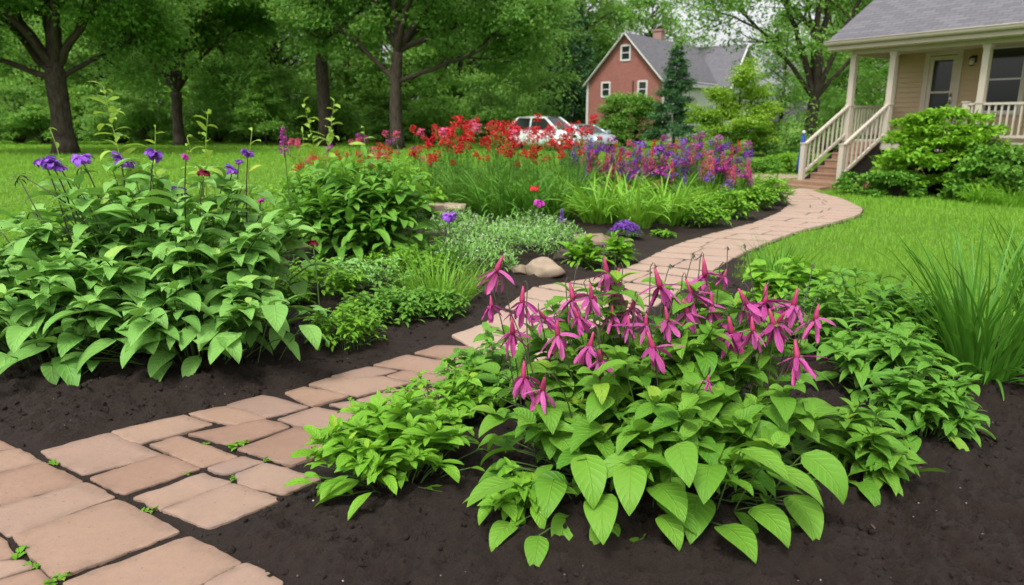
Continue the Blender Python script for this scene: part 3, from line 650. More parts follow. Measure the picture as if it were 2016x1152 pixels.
for k in range(6):
    r_ = np.random.RandomState(100 + k)
    pt = bloom(r_, 5 + k % 2, 0.100, 0.019, 4 + (k % 3), 0.098, 0.023, sep_p=(0.15, -0.95), pet_p=(-.85, -1.45))
    flower_meshes.append(pt.mesh('flower', M['pink']))
def spur_mesh(r_):
    m_ = MB(); tube(m_, [(0, 0, 0.004), (0.001, 0.0, -0.02), (0.002, 0, -0.045), (0, 0, -0.066)], [0.0035, 0.007, 0.011, 0.009], 7); return m_.mesh('spur', M['red_spur'])
spur_me = spur_mesh(rng)
FL = [(990, 505, 1.1), (966, 583, .7), (1030, 565, 1.1), (1122, 558, 1.1), (1162, 560, 1.0), (1190, 508, 1.1), (1218, 530, 1.35), (1290, 530, 1.25), (1350, 550, 1.0), (1385, 510, 1.15), (1345, 590, 1.0),
      (1008, 628, 1.0), (1097, 632, 1.0), (1168, 655, .95), (1180, 690, 1.0), (1275, 655, 1.1), (1272, 618, .8), (1032, 712, 1.0), (1072, 745, 1.1), (1435, 625, 1.2), (1455, 570, 1.15), (1508, 562, 1.15), (1515, 610, 1.1),
      (1570, 570, 1.15), (1612, 600, 1.0), (1565, 670, 1.1), (1430, 530, .55), (1395, 738, .4), (1237, 622, .7), (1250, 585, .9), (1400, 575, .95), (1480, 625, .9), (1130, 605, .8), (1060, 610, .85), (1310, 605, .9), (1545, 615, .9), (1205, 600, .8)]
for i, (px, py, s_) in enumerate(FL):
    Y = np.interp(py, [500, 760], [3.0, 2.42]) + rng.uniform(-.08, .1); p = aty(px, py, Y) - c0
    st = MB(); b_ = np.array([p[0] * .8 + rng.normal(0, .04), p[1] * .75 + rng.normal(0, .04), 0.0])
    az = rng.uniform(0, 2 * PI); hook = np.array([math.cos(az), math.sin(az), 0]) * rng.uniform(.012, .05)
    c_ = curve(b_, p - hook + [0, 0, .01], 0.2, 10, side=rng.normal(0, .03)); c_ = np.vstack([c_, p - hook * .55 + [0, 0, .028], p - hook * .1 + [0, 0, .022], p])
    tube(st, c_, np.linspace(.0034, .0018, len(c_)), 5)
    so = st.build('flower_stem', M['dark_stem'], fp)
    fo = link('flower', flower_meshes[i % 6], so); fo.location = p; fo.scale = (s_ * 1.03,) * 3
    fo.rotation_euler = (rng.normal(0, .28), rng.normal(0, .28), rng.uniform(0, 6.28))
    sp2 = link('spur', spur_me, so); sp2.location = p; sp2.scale = fo.scale; sp2.rotation_euler = fo.rotation_euler
# fine seed-bearing twigs above the flowers
for (px, py, qx, qy) in ((1410, 560, 1432, 485), (1480, 590, 1465, 480), (1180, 560, 1190, 480), (1330, 560, 1365, 500), (1300, 560, 1320, 520), (1560, 600, 1600, 520), (1130, 600, 1136, 520)):
    st = MB(); tube(st, curve(aty(px, py + 120, 3.2) - c0, aty(qx, qy, 3.35) - c0, .3, 8, rng.normal(0, .03)), [.0022] * 8, 4)
    q = aty(qx, qy, 3.35) - c0
    leaves(st, [q] * 3, [0.5, 2.6, 4.6], [-.9] * 3, [.4] * 3, [.028] * 3, [.009] * 3, LANCE, 3, 3)
    st.build('seed_stem', M['dark_stem'], fp)

# ------------------------------------------------------------------ big leafy plant on the left
rng = np.random.RandomState(33)
cl = np.array([-2.32, 4.68]); cl = np.array([cl[0], cl[1], gz(cl)])
lp = thing('leafy_plant', 'big mound of broad dull green pointed leaves at the left edge, violet flowers above it', 'plant', cl)
fol = MB(); stm = MB()
for (ox, oy, rx_, ry_, h_, n_) in ((-.55, -.45, .75, .5, .72, 40), (.35, -.42, .72, .48, .70, 40), (-1.1, -.1, .7, .6, .7, 34)):
    clump(fol, stm, rng, rx_, ry_, h_, n_, (0.17, 0.27), 0.50, OVATE, 3, fr=(0.45, 0.65, 0.82, 1.0), droop=(.8, 1.5), pitch=(0, .5), ns=7, nw=5, fold=.28, wave=.01, stem_r=.005, off=(ox, oy))
clump(fol, stm, rng, 1.0, 0.75, 1.06, 84, (0.19, 0.29), 0.48, OVATE, 3, skirt=.7, hv=(.66, 1.14), fr=(0.3, 0.46, 0.62, 0.78, 0.92, 1.0), droop=(0.8, 1.6), pitch=(0.0, 0.55), ns=8, nw=5, fold=0.28, wave=0.010, stem_r=.006, dome=0.42, core=0.45)
big = [(180, 725, .30), (250, 760, .16), (330, 715, .24), (470, 655, .28), (400, 640, .26), (300, 660, .26), (100, 680, .32), (230, 670, .28), (540, 600, .25), (60, 620, .3), (390, 700, .2), (600, 640, .22)]
for (px, py, L_) in big:
    p = aty(px, py, 3.92 + rng.uniform(-.05, .12)) - cl
    leaves(fol, [p], [-PI / 2 + (px - 350) / 330 + rng.normal(0, .3)], [rng.uniform(-.5, .1)], [rng.uniform(.7, 1.2)], [L_], [L_ * .55], OVATE, 9, 5, 0.2, rng.normal(0, .2), 0.007, rng.uniform(.3, .6))
    tube(stm, curve([p[0] * .8, p[1] * .75, 0.0], p, 0.5, 6), 0.003, 5, 0.4, cap=False)
fol.build('foliage', M['left_leaf'], lp); stm.build('stems', M['stem'], lp)
def dome_bloom(r_, mat, L=0.05, W_=0.03):
    m_ = MB()
    for (n, p0, dr, k) in ((9, .35, 1.9, 1.0), (7, .1, 1.7, .75), (7, .9, 2.6, .8)):
        leaves(m_, np.zeros((n, 3)), np.arange(n) * 2 * PI / n + r_.normal(0, .2, n), r_.normal(p0, .2, n), r_.normal(dr, .25, n), L * k * r_.uniform(.8, 1.2, n), W_ * k, PETAL, 6, 3, .3, r_.normal(0, .3, n), .01, r_.uniform(0, 1, n), r_.normal(0, .3, n))
    return m_.mesh('flower', mat)
vio = [dome_bloom(np.random.RandomState(50 + k), M['violet'], .062, .032) for k in range(3)]
mar = dome_bloom(np.random.RandomState(60), M['maroon'], .045, .038)
pnk = dome_bloom(np.random.RandomState(61), M['magenta'], .045, .024)
LF = [(88, 318, 1.0, 0), (103, 322, 1.0, 1), (160, 312, 1.15, 2), (238, 316, 1.1, 0), (255, 320, .8, 1), (303, 303, .95, 1), (350, 374, .95, 2), (366, 308, .6, 4), (402, 340, .9, 3), (457, 334, .75, 0), (470, 318, .5, 1), (488, 301, .75, 2), (513, 394, .6, 4), (120, 330, .6, 0)]
for i, (px, py, s_, k) in enumerate(LF):
    Y = 4.55 + rng.uniform(-.25, .3); p = aty(px, py, Y) - cl
    q = aty(px + rng.uniform(15, 60) * (1 if px < 300 else -.3), 440, Y + .05) - cl; q[2] = 0.45
    st = MB(); c_ = curve(q, p - [0, 0, .01], .15, 10); tube(st, c_, np.linspace(.006, .0035, 10), 5)
    so = st.build('flower_stem', M['dark_stem'], lp)
    me = vio[k] if k < 3 else (mar if k == 3 else pnk)
    fo = link('flower', me, so); fo.location = p; fo.scale = (s_ * 1.15,) * 3; fo.rotation_euler = (rng.normal(0, .3), rng.normal(0, .3), rng.uniform(0, 6))
for pts in ([(165, 560), (115, 480), (75, 420), (38, 352)], [(110, 470), (85, 440), (62, 418)], [(60, 545), (20, 480), (-10, 440)], [(215, 500), (150, 420), (160, 330)], [(130, 400), (100, 380), (42, 345)]):
    st = MB(); P = np.array([aty(x, y, 4.35) - cl for x, y in pts]); tube(st, P, np.linspace(.005, .003, len(P)), 5)
    leaves(st, [P[-1]] * 4, [0, 1.5, 3, 4.5], [.6, -.2, -.5, .3], [1.2] * 4, [.07] * 4, [.013] * 4, LANCE, 4, 3)
    st.build('seed_stem', M['dark_stem'], lp)

# tall yellow-green shoots standing among the left plants
def shoot(label, pts, Y, n_leaf, L, seed, pr=.7, wid=.30):
    L *= 1.3
    r_ = np.random.RandomState(seed); P = np.array([aty(x, y, Y) for x, y in pts]); base = np.array([P[0][0], P[0][1], gz(P[0])])
    P = np.vstack([base, P]) - base
    t_ = thing('tall_weed', label, 'plant', base)
    s = np.concatenate([[0], np.cumsum(np.linalg.norm(np.diff(P, axis=0), axis=1))]); ss = np.linspace(0, s[-1], 24)
    C = np.stack([np.interp(ss, s, P[:, k]) for k in range(3)], -1); st = MB(); tube(st, C, np.linspace(.007, .002, 24), 6, .7); st.build('stem', M['weed_leaf'], t_)
    vis = s[1] / s[-1]; lf = MB()
    f = vis + (1 - vis) * np.linspace(0.05, 1, n_leaf); p = np.stack([np.interp(f * 23, range(24), C[:, k]) for k in range(3)], -1)
    az = np.arange(n_leaf) * 2.4 + r_.normal(0, .4, n_leaf)
    LL = np.interp(np.linspace(0, 1, n_leaf), [0, .6, 1], [L, L * .8, L * .45]) * r_.uniform(.7, 1.25, n_leaf)
    leaves(lf, p, az, r_.normal(.45, .35, n_leaf), r_.uniform(.3, 1.6, n_leaf), LL, LL * wid, LANCE, 6, 3, .3, r_.normal(0, .4, n_leaf), .01, r_.uniform(.1, 1, n_leaf), r_.normal(0, .4, n_leaf))
    lf.build('foliage', M['weed_leaf'], t_)
shoot('tallest yellow-green shoot at left, its bare stem leaning out of the violet flowers', [(248, 420), (240, 330), (232, 290), (218, 235), (203, 170)], 4.7, 34, .14, 1)
shoot('tall yellow-green shoot above the maroon bud', [(404, 430), (407, 330), (405, 280), (410, 215)], 4.7, 20, .12, 2)
shoot('small forked yellow-green shoot above the leftmost violet flowers', [(130, 420), (122, 330), (112, 290), (98, 252)], 4.7, 9, .09, 3)
shoot('short yellow-green shoot with a flat leaf top over a violet flower', [(308, 420), (305, 320), (306, 246)], 4.7, 10, .11, 4)
shoot('thin yellow-green shoot rising over the small pink bell', [(420, 440), (385, 330), (368, 270)], 4.9, 12, .12, 5)
shoot('thin yellow-green shoot above the rightmost violet bell', [(495, 430), (488, 330), (496, 258)], 4.9, 7, .11, 6)
shoot('bushy yellow-green shoot, left fork above the mid plants', [(640, 420), (630, 330), (612, 262), (598, 200)], 8.3, 30, .17, 7, wid=.4)
shoot('bushy yellow-green shoot, right fork above the mid plants', [(650, 420), (640, 330), (650, 262), (658, 200)], 8.4, 28, .17, 8, wid=.4)
shoot('leafy shoot with drooping leaves left of the forked bushy shoots', [(600, 420), (600, 330), (596, 262)], 8.2, 12, .18, 9)
shoot('pale leafy shoot before the slim fourth trunk', [(725, 420), (720, 300), (716, 252)], 8.4, 16, .2, 10)

# ------------------------------------------------------------------ low plants along the near path
def leafy(name, label, loc, seed, rx, ry, h, shoots, L, ratio, prof, mat, group=None, **kw):
    r_ = np.random.RandomState(seed); t_ = thing(name, label, 'plant', loc, 0, group); f_ = MB(); s_ = MB()
    clump(f_, s_, r_, rx, ry, h, shoots, L, ratio, prof, **kw); f_.build('foliage', M[mat], t_); s_.build('stems', M['stem'], t_); return t_
leafy('leafy_plant', 'low bright lime-green plant at the right path edge, left of the magenta flowers', place_at(775, 955), 41, .34, .26, .30, 34, (.09, .16), .38, LANCE, 'lime_leaf', whorl=4, droop=(.5, 1.3), pitch=(.2, .8), ns=6)
leafy('leafy_plant', 'small lime-green plant spilling on the path behind the low front plant', place_at(880, 830), 42, .34, .2, .26, 24, (.07, .12), .45, OVATE, 'lime_leaf', whorl=3, ns=5)
leafy('leafy_plant', 'lime-green plant at the left foot of the magenta flowers, overhanging the path', place_at(975, 790), 48, .3, .22, .34, 26, (.10, .15), .42, OVATE, 'mid_leaf', whorl=3, ns=5)
leafy('leafy_plant', 'little rosette sprouting on the soil in front of the magenta flower plant', place_at(1030, 1040), 43, .14, .10, .17, 8, (.08, .13), .45, OVATE, 'lime_leaf', whorl=4, ns=6)
leafy('leafy_plant', 'bright pointed rosette at the right foot of the magenta flower plant', place_at(1690, 985), 44, .17, .13, .27, 11, (.12, .18), .40, OVATE, 'front_leaf', whorl=4, ns=6)
leafy('leafy_plant', 'compact upright green plant alone on the right soil', place_at(1810, 890), 45, .23, .17, .32, 24, (.09, .15), .42, OVATE, 'mid_leaf', whorl=4, ns=6)
leafy('leafy_plant', 'leafy plant between the magenta flowers and the compact plant on the right soil', place_at(1720, 800), 46, .3, .22, .36, 22, (.13, .2), .38, OVATE, 'mid_leaf', whorl=3, ns=6)
leafy('leafy_plant', 'broad pale green plant by the lawn edge behind the right magenta flowers', place_at(1690, 720), 47, .62, .4, .46, 46, (.13, .2), .36, OVATE, 'mid_leaf', whorl=3, ns=6)
leafy('leafy_plant', 'yellow-green broad-leaved plant behind the magenta flowers at the path bend', place_at(1545, 625), 49, .36, .25, .3, 22, (.12, .2), .55, BROAD, 'lime_leaf', whorl=3, ns=6)
leafy('leafy_plant', 'green plant left of the tall grass clump, one pink bud in it', place_at(1790, 725), 50, .34, .25, .40, 26, (.12, .18), .32, LANCE, 'mid_leaf', whorl=3, ns=6)
b_ = aty(1820, 632, 4.7); t_ = thing('flower_bud', 'single pink bud on a thin stem left of the tall grass clump', 'flower', (b_[0], b_[1], gz(b_)))
st = MB(); tube(st, curve((0, 0, 0), (0, 0, b_[2] - gz(b_)), .2), .003, 5); st.build('stem', M['stem'], t_); fo = link('flower', pnk, t_); fo.location = (0, 0, b_[2] - gz(b_))
for px, py, sd in ((1918, 772, 5), (2070, 720, 6)):
    t_ = thing('ornamental_grass', 'tall clump of upright dark green grass at the right edge, its base on the soil' if px < 2000 else 'second tall grass clump cut by the right frame edge', 'grass clump', place_at(px, py))
    f_ = MB(); r_ = np.random.RandomState(sd); tuft(f_, r_, 190, .16, (.4, 1.02), (.014, .026), droop=(.15, 1.1), pitch=(1.08, 1.55), t=(0, .75)); tuft(f_, r_, 45, .16, (.3, .5), (.018, .028), droop=(1.2, 2.2), pitch=(.5, 1.1))
    f_.build('foliage', M['blade'], t_)
t_ = thing('ornamental_grass', 'spiky grass tuft between the far path and the right lawn', 'grass clump', place_at(1535, 540)); f_ = MB()
r_ = np.random.RandomState(7); tuft(f_, r_, 90, .22, (.3, .62), (.008, .014), droop=(.2, .9), pitch=(1.0, 1.5)); f_.build('foliage', M['blade'], t_)

# left of the path: groundcover between the left plant and the boulder
GC = [(680, 690, .26, .2, .26, 'small yellowish ground plant at the foot of the big left plant, touching the soil edge', 'lime_leaf', .05, .08),
      (760, 640, .34, .25, .2, 'low pale green cover plant on the soil, just right of the yellowish ground plant', 'mid_leaf', .06, .1),
      (845, 628, .28, .2, .17, 'low white-dotted cover plant at the soil edge below the fine grass tuft', 'mid_leaf', .06, .1),
      (720, 590, .42, .3, .25, 'spreading pale cover plant behind the small yellowish ground plant', 'silver_leaf', .05, .09),
      (620, 610, .4, .3, .3, 'yellow-green cover plant close behind the right end of the big left plant', 'lime_leaf', .07, .11), (860, 545, .4, .3, .24, 'soft green cover plant between the fine grass tuft and the feathery patch', 'mid_leaf', .05, .09),
      (770, 530, .45, .3, .25, 'soft green cover plant in the shade of the rounded middle plant', 'mid_leaf', .06, .1), (800, 560, .45, .3, .22, 'spreading cover plant below the dark gap of the middle plant', 'lime_leaf', .05, .09)]
for i, (px, py, rx, ry, h, lab, mt, l0, l1) in enumerate(GC):
    leafy('ground_cover_plant', lab, place_at(px, py), 70 + i, rx, ry, h, 46, (l0, l1), .42, OVATE, mt, whorl=4, ns=3, nw=3, dome=.35, core=.8, stem_r=.002)
t_ = thing('ornamental_grass', 'fine fresh green grass tuft left of the boulder', 'grass clump', place_at(870, 600)); f_ = MB(); r_ = np.random.RandomState(9)
tuft(f_, r_, 380, .26, (.25, .55), (.004, .008), droop=(.3, 1.3), pitch=(.8, 1.5), ns=5); f_.build('foliage', M['lily_blade'], t_)
SV = [(930, 545, .45), (1010, 520, .5), (1085, 505, .4), (960, 500, .5), (1040, 480, .45), (900, 480, .4)]
SVL = ['feathery white-dotted plant behind the fine grass tuft', 'feathery white-dotted plant directly behind the boulder', 'feathery white-dotted plant beside the lime sprout', 'feathery plant in the middle of the white-dotted patch',
       'feathery white-dotted plant at the back, below the pink spikes', 'feathery white-dotted plant below the flat grey stone']
for i, (px, py, r0) in enumerate(SV):
    loc = place_at(px, py); r_ = np.random.RandomState(80 + i); t_ = thing('feathery_plant', SVL[i], 'plant', loc, 0, 'feathery white-dotted plants by the boulder'); f_ = MB()
    n = 900; a_ = r_.uniform(0, 6.28, n); rr = np.sqrt(r_.rand(n)); zz = .34 * (1 - .6 * rr ** 2) * r_.uniform(.35, 1.05, n)
    leaves(f_, np.stack([rr * r0 * np.cos(a_), rr * r0 * .8 * np.sin(a_), zz], -1), r_.uniform(0, 6.28, n), r_.uniform(-.2, 1.3, n), r_.uniform(0, 1.2, n), r_.uniform(.04, .09, n), r_.uniform(.008, .016, n), LANCE, 3, 3, .2, 0, 0, r_.uniform(0, 1, n))
    f_.build('foliage', M['silver_leaf'], t_); f_ = MB(); n = 50; a_ = r_.uniform(0, 6.28, n); rr = np.sqrt(r_.rand(n)); zz = .36 * (1 - .6 * rr ** 2) * r_.uniform(.85, 1.1, n)
    p = np.stack([rr * r0 * np.cos(a_), rr * r0 * .8 * np.sin(a_), zz], -1)
    for k in range(4): leaves(f_, p, np.full(n, k * PI / 2) + a_, r_.uniform(0, .6, n), .3, .014, .012, ROUND, 2, 3, .2, 0, 0, r_.uniform(0, 1, n))
    f_.build('blossom', M['white_petal'], t_)
# single stems of colour between the plants
def spike_mesh(r_, mat, n=40, H=.28, rad=.042, fl=.03):
    m_ = MB(); z = np.linspace(0, H, n) ; a_ = np.arange(n) * 2.4; tp = rad * (1 - .75 * z / H)
    for k in range(4):
        P = np.stack([tp * np.cos(a_), tp * np.sin(a_), z], -1)
        leaves(m_, P, a_ + r_.normal(0, .8, n) + (k - 1.5) * .6, r_.uniform(-.6, .8, n), r_.uniform(.2, 1.2, n), fl * r_.uniform(.7, 1.2, n) * (1 - .4 * z / H), fl * .8, ROUND, 2, 3, .2, 0, 0, r_.uniform(0, 1, n))
    tube(m_, [(0, 0, -.03), (0, 0, H * .5), (0, 0, H)], [.006, .006, .004], 5)
    return m_.mesh('flower_spike', M[mat])
SPK = {c: spike_mesh(np.random.RandomState(200 + i), c) for i, c in enumerate(('magenta', 'violet', 'rose', 'red'))}
def single(label, px, py, Y, c, h, s_=1.0, kind='spike'):
    p = aty(px, py, Y); b_ = (p[0], p[1], gz(p)); t_ = thing('flower_stalk', label, 'flower', b_); st = MB()
    tube(st, curve((rng.normal(0, .03), 0, 0), (0, 0, p[2] - b_[2] + h * s_), .3), .0045, 5); st.build('stem', M['stem'], t_)
    fo = link('flower_spike' if kind == 'spike' else 'flower', SPK[c] if kind == 'spike' else c, t_); fo.location = (0, 0, p[2] - b_[2]); fo.scale = (s_,) * 3
single('upright magenta flower spike standing alone against the left lawn', 560, 305, 6.0, 'magenta', .3, .8)
single('small dark red hanging flower at the right top of the big left plant', 616, 478, 4.6, mar, 0, .9, 'bloom')
single('violet and red flower leaning before the flat grey stone', 885, 425, 6.6, vio[1], 0, 1.5, 'bloom')
single('pink flower head behind the feathery patch, below the red flowers', 1062, 398, 8.8, pnk, 0, 2.0, 'bloom')
single('small violet spike at the left of the bright blade clumps', 1106, 440, 8.2, 'violet', .2, .6)
single('single red flower ball low in front of the red flower patch', 1053, 372, 9.0, dome_bloom(np.random.RandomState(66), M['red'], .05, .04), 0, 1.3, 'bloom')

# rocks
def rock(label, loc, sx, sy, sz, seed, mat='rock', rz=0.0, flat=1.0):
    bm = bmesh.new(); bmesh.ops.create_icosphere(bm, subdivisions=4, radius=1.0); r_ = np.random.RandomState(seed)
    V = np.array([v.co[:] for v in bm.verts]); D = r_.normal(0, 1, (11, 3)); D /= np.linalg.norm(D, axis=1, keepdims=True)
    for d in D: h = V @ d; c = r_.uniform(.55, .85); V = V - np.maximum(h - c, 0)[:, None] * d * .92
    V += (fbm(V[:, 0] * 2.5 + seed, V[:, 1] * 2.5 + V[:, 2] * 2, 4) * .22)[:, None] * V
    V[:, 2] = np.minimum(V[:, 2], flat); V *= [sx, sy, sz]
    for v, c in zip(bm.verts, V): v.co = c
    me = bpy.data.meshes.new('rock'); bm.to_mesh(me); bm.free(); me.materials.append(M[mat])
    for p in me.polygons: p.use_smooth = True
    ob = link('rock', me); ob.location = (loc[0], loc[1], loc[2] + sz * .45); ob.rotation_euler = (0, 0, rz); return tag(ob, label, 'rock')
rock('rounded tan boulder at the path bend behind the magenta flowers', place_at(1073, 548), .20, .14, .135, 4)
rock('small pale stone touching the left side of the tan boulder', place_at(1022, 545), .11, .08, .07, 9)
rock('dark flat rock right behind the tan boulder', place_at(1110, 522), .17, .12, .09, 12, 'dark_rock')
rock('broad flat-topped grey stone in front of the red flowers', np.append(at(885, 446)[:2], .18), .38, .24, .17, 15, 'rock', flat=.45)
leafy('leafy_plant', 'lime-green sprout with upright leaves beside the tan boulder', place_at(1150, 530), 90, .2, .14, .24, 11, (.14, .22), .36, LANCE, 'lime_leaf', whorl=3, pitch=(.4, 1.0), ns=6)
leafy('leafy_plant', 'lime-green sprout nearest the path bend, right of the boulder', place_at(1215, 520), 91, .16, .12, .28, 9, (.13, .2), .42, LANCE, 'lime_leaf', whorl=3, pitch=(.4, 1.0), ns=6)
leafy('leafy_plant', 'tiny seedling on the mulch beside the violet cushion', place_at(1305, 470), 92, .13, .1, .09, 6, (.08, .12), .4, LANCE, 'lime_leaf', whorl=3, ns=4)
loc = place_at(1230, 478); t_ = thing('flower_cushion', 'low cushion of deep violet flowers on the mulch in front of the bright blade clumps', 'plant', loc); f_ = MB(); r_ = np.random.RandomState(5)
n = 420; a_ = r_.uniform(0, 6.28, n); rr = np.sqrt(r_.rand(n)); P = np.stack([rr * .2 * np.cos(a_), rr * .16 * np.sin(a_), .22 * (1 - .6 * rr ** 2) * r_.uniform(.6, 1.1, n)], -1)
for k in range(3): leaves(f_, P, a_ + k * 2, r_.uniform(-.3, .8, n), .5, .026, .02, ROUND, 2, 3, .2, 0, 0, r_.uniform(0, 1, n))
f_.build('blossom', M['violet'], t_); f_ = MB(); leaves(f_, P * [1, 1, .7], a_, .4, 1.0, .06, .015, LANCE, 3, 3, .2, 0, 0, .2); f_.build('foliage', M['blade'], t_)

# weeds in the joints of the path
w0 = None
WS = [(113, 915, 1.0), (470, 880, 1.6), (525, 908, .8), (293, 1008, .9), (40, 1095, 1.1), (70, 1118, 1.0), (115, 1145, 1.3), (460, 945, .8), (367, 935, .6), (692, 790, .8), (408, 875, .6), (455, 1122, .5)]
for i, (px, py, s_) in enumerate(WS):
    loc = at(px, py); loc[2] = 0.0
    if w0 is None:
        w0 = thing('weed_sprout', 'tiny green weed growing in a joint between the near path slabs', 'weed', loc, 0, 'weeds in the path joints'); f_ = MB(); r_ = np.random.RandomState(2); n = 12
        leaves(f_, np.column_stack([r_.normal(0, .012, n), r_.normal(0, .008, n), np.full(n, .005)]), r_.uniform(0, 6.28, n), r_.uniform(.1, 1.0, n), 1.0, r_.uniform(.018, .035, n), .014, OVATE, 4, 3, .2, 0, 0, r_.uniform(0, 1, n)); f_.build('foliage', M['lime_leaf'], w0)
    else: dup(w0, loc, i * 1.3, s_)

# ------------------------------------------------------------------ middle bed
rng = np.random.RandomState(44)
leafy('leafy_plant', 'rounded green plant with long narrow leaves in the middle, left of the flat grey stone', place_at(703, 528), 51, .84, .6, .88, 105, (.22, .34), .30, LANCE, 'mid_leaf', whorl=3, fr=(.35, .5, .65, .8, .92, 1.0), droop=(.7, 1.6), pitch=(.2, .9), ns=7, dome=.4, core=.4)
leafy('leafy_plant', 'yellow-green plant on the lawn side behind the rounded middle plant', place_at(640, 440), 52, .8, .5, .75, 46, (.2, .3), .32, LANCE, 'lime_leaf', whorl=3, ns=5, nw=3)
leafy('leafy_plant', 'yellow-green plant behind the rounded middle plant, at the left end of the red flowers', place_at(770, 440), 53, .8, .5, .8, 46, (.2, .3), .30, LANCE, 'lime_leaf', whorl=3, ns=5, nw=3)
def blade_clump(label, loc, seed, n, L, wid, mat, r0=.25, group=None):
    t_ = thing('blade_plant', label, 'plant', loc, 0, group); f_ = MB(); tuft(f_, np.random.RandomState(seed), n, r0, L, wid, droop=(.5, 2.0), pitch=(.9, 1.5)); f_.build('foliage', M[mat], t_); return t_
for i, (px, py, lab) in enumerate([(1180, 452, 'left'), (1250, 458, 'middle'), (1315, 448, 'right'), (1220, 425, 'back')]):
    blade_clump({'left': 'bright green arching blade clump at the left of its row behind the mulch', 'middle': 'bright green arching blade clump just behind the violet cushion', 'right': 'bright green arching blade clump next to the leafy lime edging',
                 'back': 'bright green blade clump standing behind the others of its row'}[lab], place_at(px, py), 300 + i, 105, (.5, .95), (.03, .05), 'lily_blade', .22, 'bright blade clumps at the mulch edge')
for i, (px, py, rx, h, lab) in enumerate([(1375, 448, .45, .36, 'lime edging plant directly right of the bright blade clumps'), (1430, 432, .42, .38, 'lime edging plant in the middle of the mulch edge'), (1480, 415, .4, .36, 'lime edging plant below the tall violet spikes'), (1505, 405, .5, .5, 'round lime bush at the far tip of the mulch bed, by the path bend')]):
    leafy('leafy_plant', lab, place_at(px, py), 310 + i, rx, rx * .7, h, 40, (.09, .16), .45, OVATE, 'lime_leaf', whorl=4, ns=3, nw=3, core=.6, stem_r=.003)
# flowering plants: prototypes with foliage, stems and each bloom its own part
def red_head(seed, mat):
    r_ = np.random.RandomState(seed); m_ = MB(); n = 26; d = r_.normal(0, 1, (n, 3)); d /= np.linalg.norm(d, axis=1, keepdims=True)
    P = d * [.062, .062, .075] * r_.uniform(.6, 1.1, (n, 1))
    for k in range(3): leaves(m_, P, np.arctan2(d[:, 1], d[:, 0]) + r_.normal(0, 1, n), r_.uniform(-.4, 1.0, n), .6, .034 * r_.uniform(.6, 1.25, n), .03, ROUND, 3, 3, .25, r_.normal(0, .4, n), .02, r_.uniform(0, 1, n))
    return m_.mesh('flower_head', M[mat])
RH = [red_head(400, 'red'), red_head(401, 'red'), red_head(402, 'rose'), red_head(403, 'magenta'), red_head(404, 'violet'), red_head(405, 'violet')]
def flower_plant(name, label, group, seed, heads, hz, spread, blades, fol_mat, L, spike=False, fine=False):
    r_ = np.random.RandomState(seed); t_ = thing(name, label, 'plant', (0, 0, 0), 0, group); f_ = MB()
    tuft(f_, r_, blades, .18, L, (.014, .032) if not fine else (.006, .012), droop=(.4, 1.7), pitch=(.9, 1.5), ns=6); f_.build('foliage', M[fol_mat], t_)
    s_ = MB(); hd = []
    for me, k in heads:
        a_ = r_.uniform(0, 6.28); rr = spread * math.sqrt(r_.rand()); p = np.array([rr * math.cos(a_), rr * math.sin(a_), r_.uniform(*hz)]); c_ = curve((p[0] * .3, p[1] * .3, 0), p, .3, 8); tube(s_, c_, np.linspace(.005, .003, 8), 4, cap=False)
        n = 26; f = r_.uniform(.25, .97, n); q = np.stack([np.interp(f * 7, range(8), c_[:, i]) for i in range(3)], -1); leaves(s_, q, r_.uniform(0, 6.28, n), r_.uniform(.2, 1, n), .8, r_.uniform(.06, .14, n), .018, LANCE, 3, 3)
        hd.append((me, p, k, r_.uniform(0, 6.28)))
    s_.build('stems', M['blade'] if not fine else M['mid_leaf'], t_)
    for me, p, k, rz in hd:
        h_ = link('flower_spike' if spike else 'flower_head', me, t_); h_.location = p - [0, 0, .15 * spike]; h_.scale = (k,) * 3; h_.rotation_euler = (r_.normal(0, .12), r_.normal(0, .12), rz)
    return t_
rr_ = np.random.RandomState(77)
def hs(meshes, n, lo=.7, hi=1.25): return [(meshes[rr_.randint(len(meshes))], rr_.uniform(lo, hi)) for _ in range(n)]
G1, G2, G3 = 'red flowering plants of the middle bed', 'violet and pink flowering plants of the middle bed', 'mixed flowers behind the rounded middle plant'
red_p = [flower_plant('red_flower_plant', 'tall red-flowered plant with grassy leaves in the red patch before the white car', G1, 500 + i, hs(RH[:2] if i < 2 else RH[:3], 6, .4, 1.15), (.80, 1.42), .34, 85, 'bed_blade', (.5, 1.0)) for i in range(3)]
vio_p = [flower_plant('flower_spike_plant', 'slender plant with violet or pink flowers in the patch left of the path bend', G2, 520 + i, hs([[SPK['violet'], RH[4], RH[2], RH[5]], [RH[4], SPK['magenta'], SPK['rose'], RH[3]], [SPK['violet'], RH[5], RH[2], SPK['red'], RH[3], SPK['violet']]][i], 13, .7, 1.25), (.35, 1.22), .3, 110, 'mid_leaf', (.35, .75), True, True) for i in range(3)]
mix_p = [flower_plant('mixed_flower_plant', 'loose plant with pink, red and violet flowers between the left lawn and the red patch', G3, 540 + i, hs([RH[3], RH[2], RH[0]], 7, .5, .95), (.75, 1.2), .4, 70, 'mid_leaf', (.4, .8)) for i in range(2)]
def scatter(protos, pxs, jit, smin=.88, smax=1.1):
    for i, (px, py) in enumerate(pxs):
        p = at(px, py); loc = (p[0] + rr_.normal(0, jit), p[1] + rr_.normal(0, jit), gz(p)); o_ = protos[i % len(protos)]; s_ = rr_.uniform(smin, smax)
        if i < len(protos): o_.location = loc; o_.rotation_euler = (0, 0, rr_.uniform(0, 6)); o_.scale = (s_,) * 3
        else: dup(o_, loc, rr_.uniform(0, 6.28), s_)
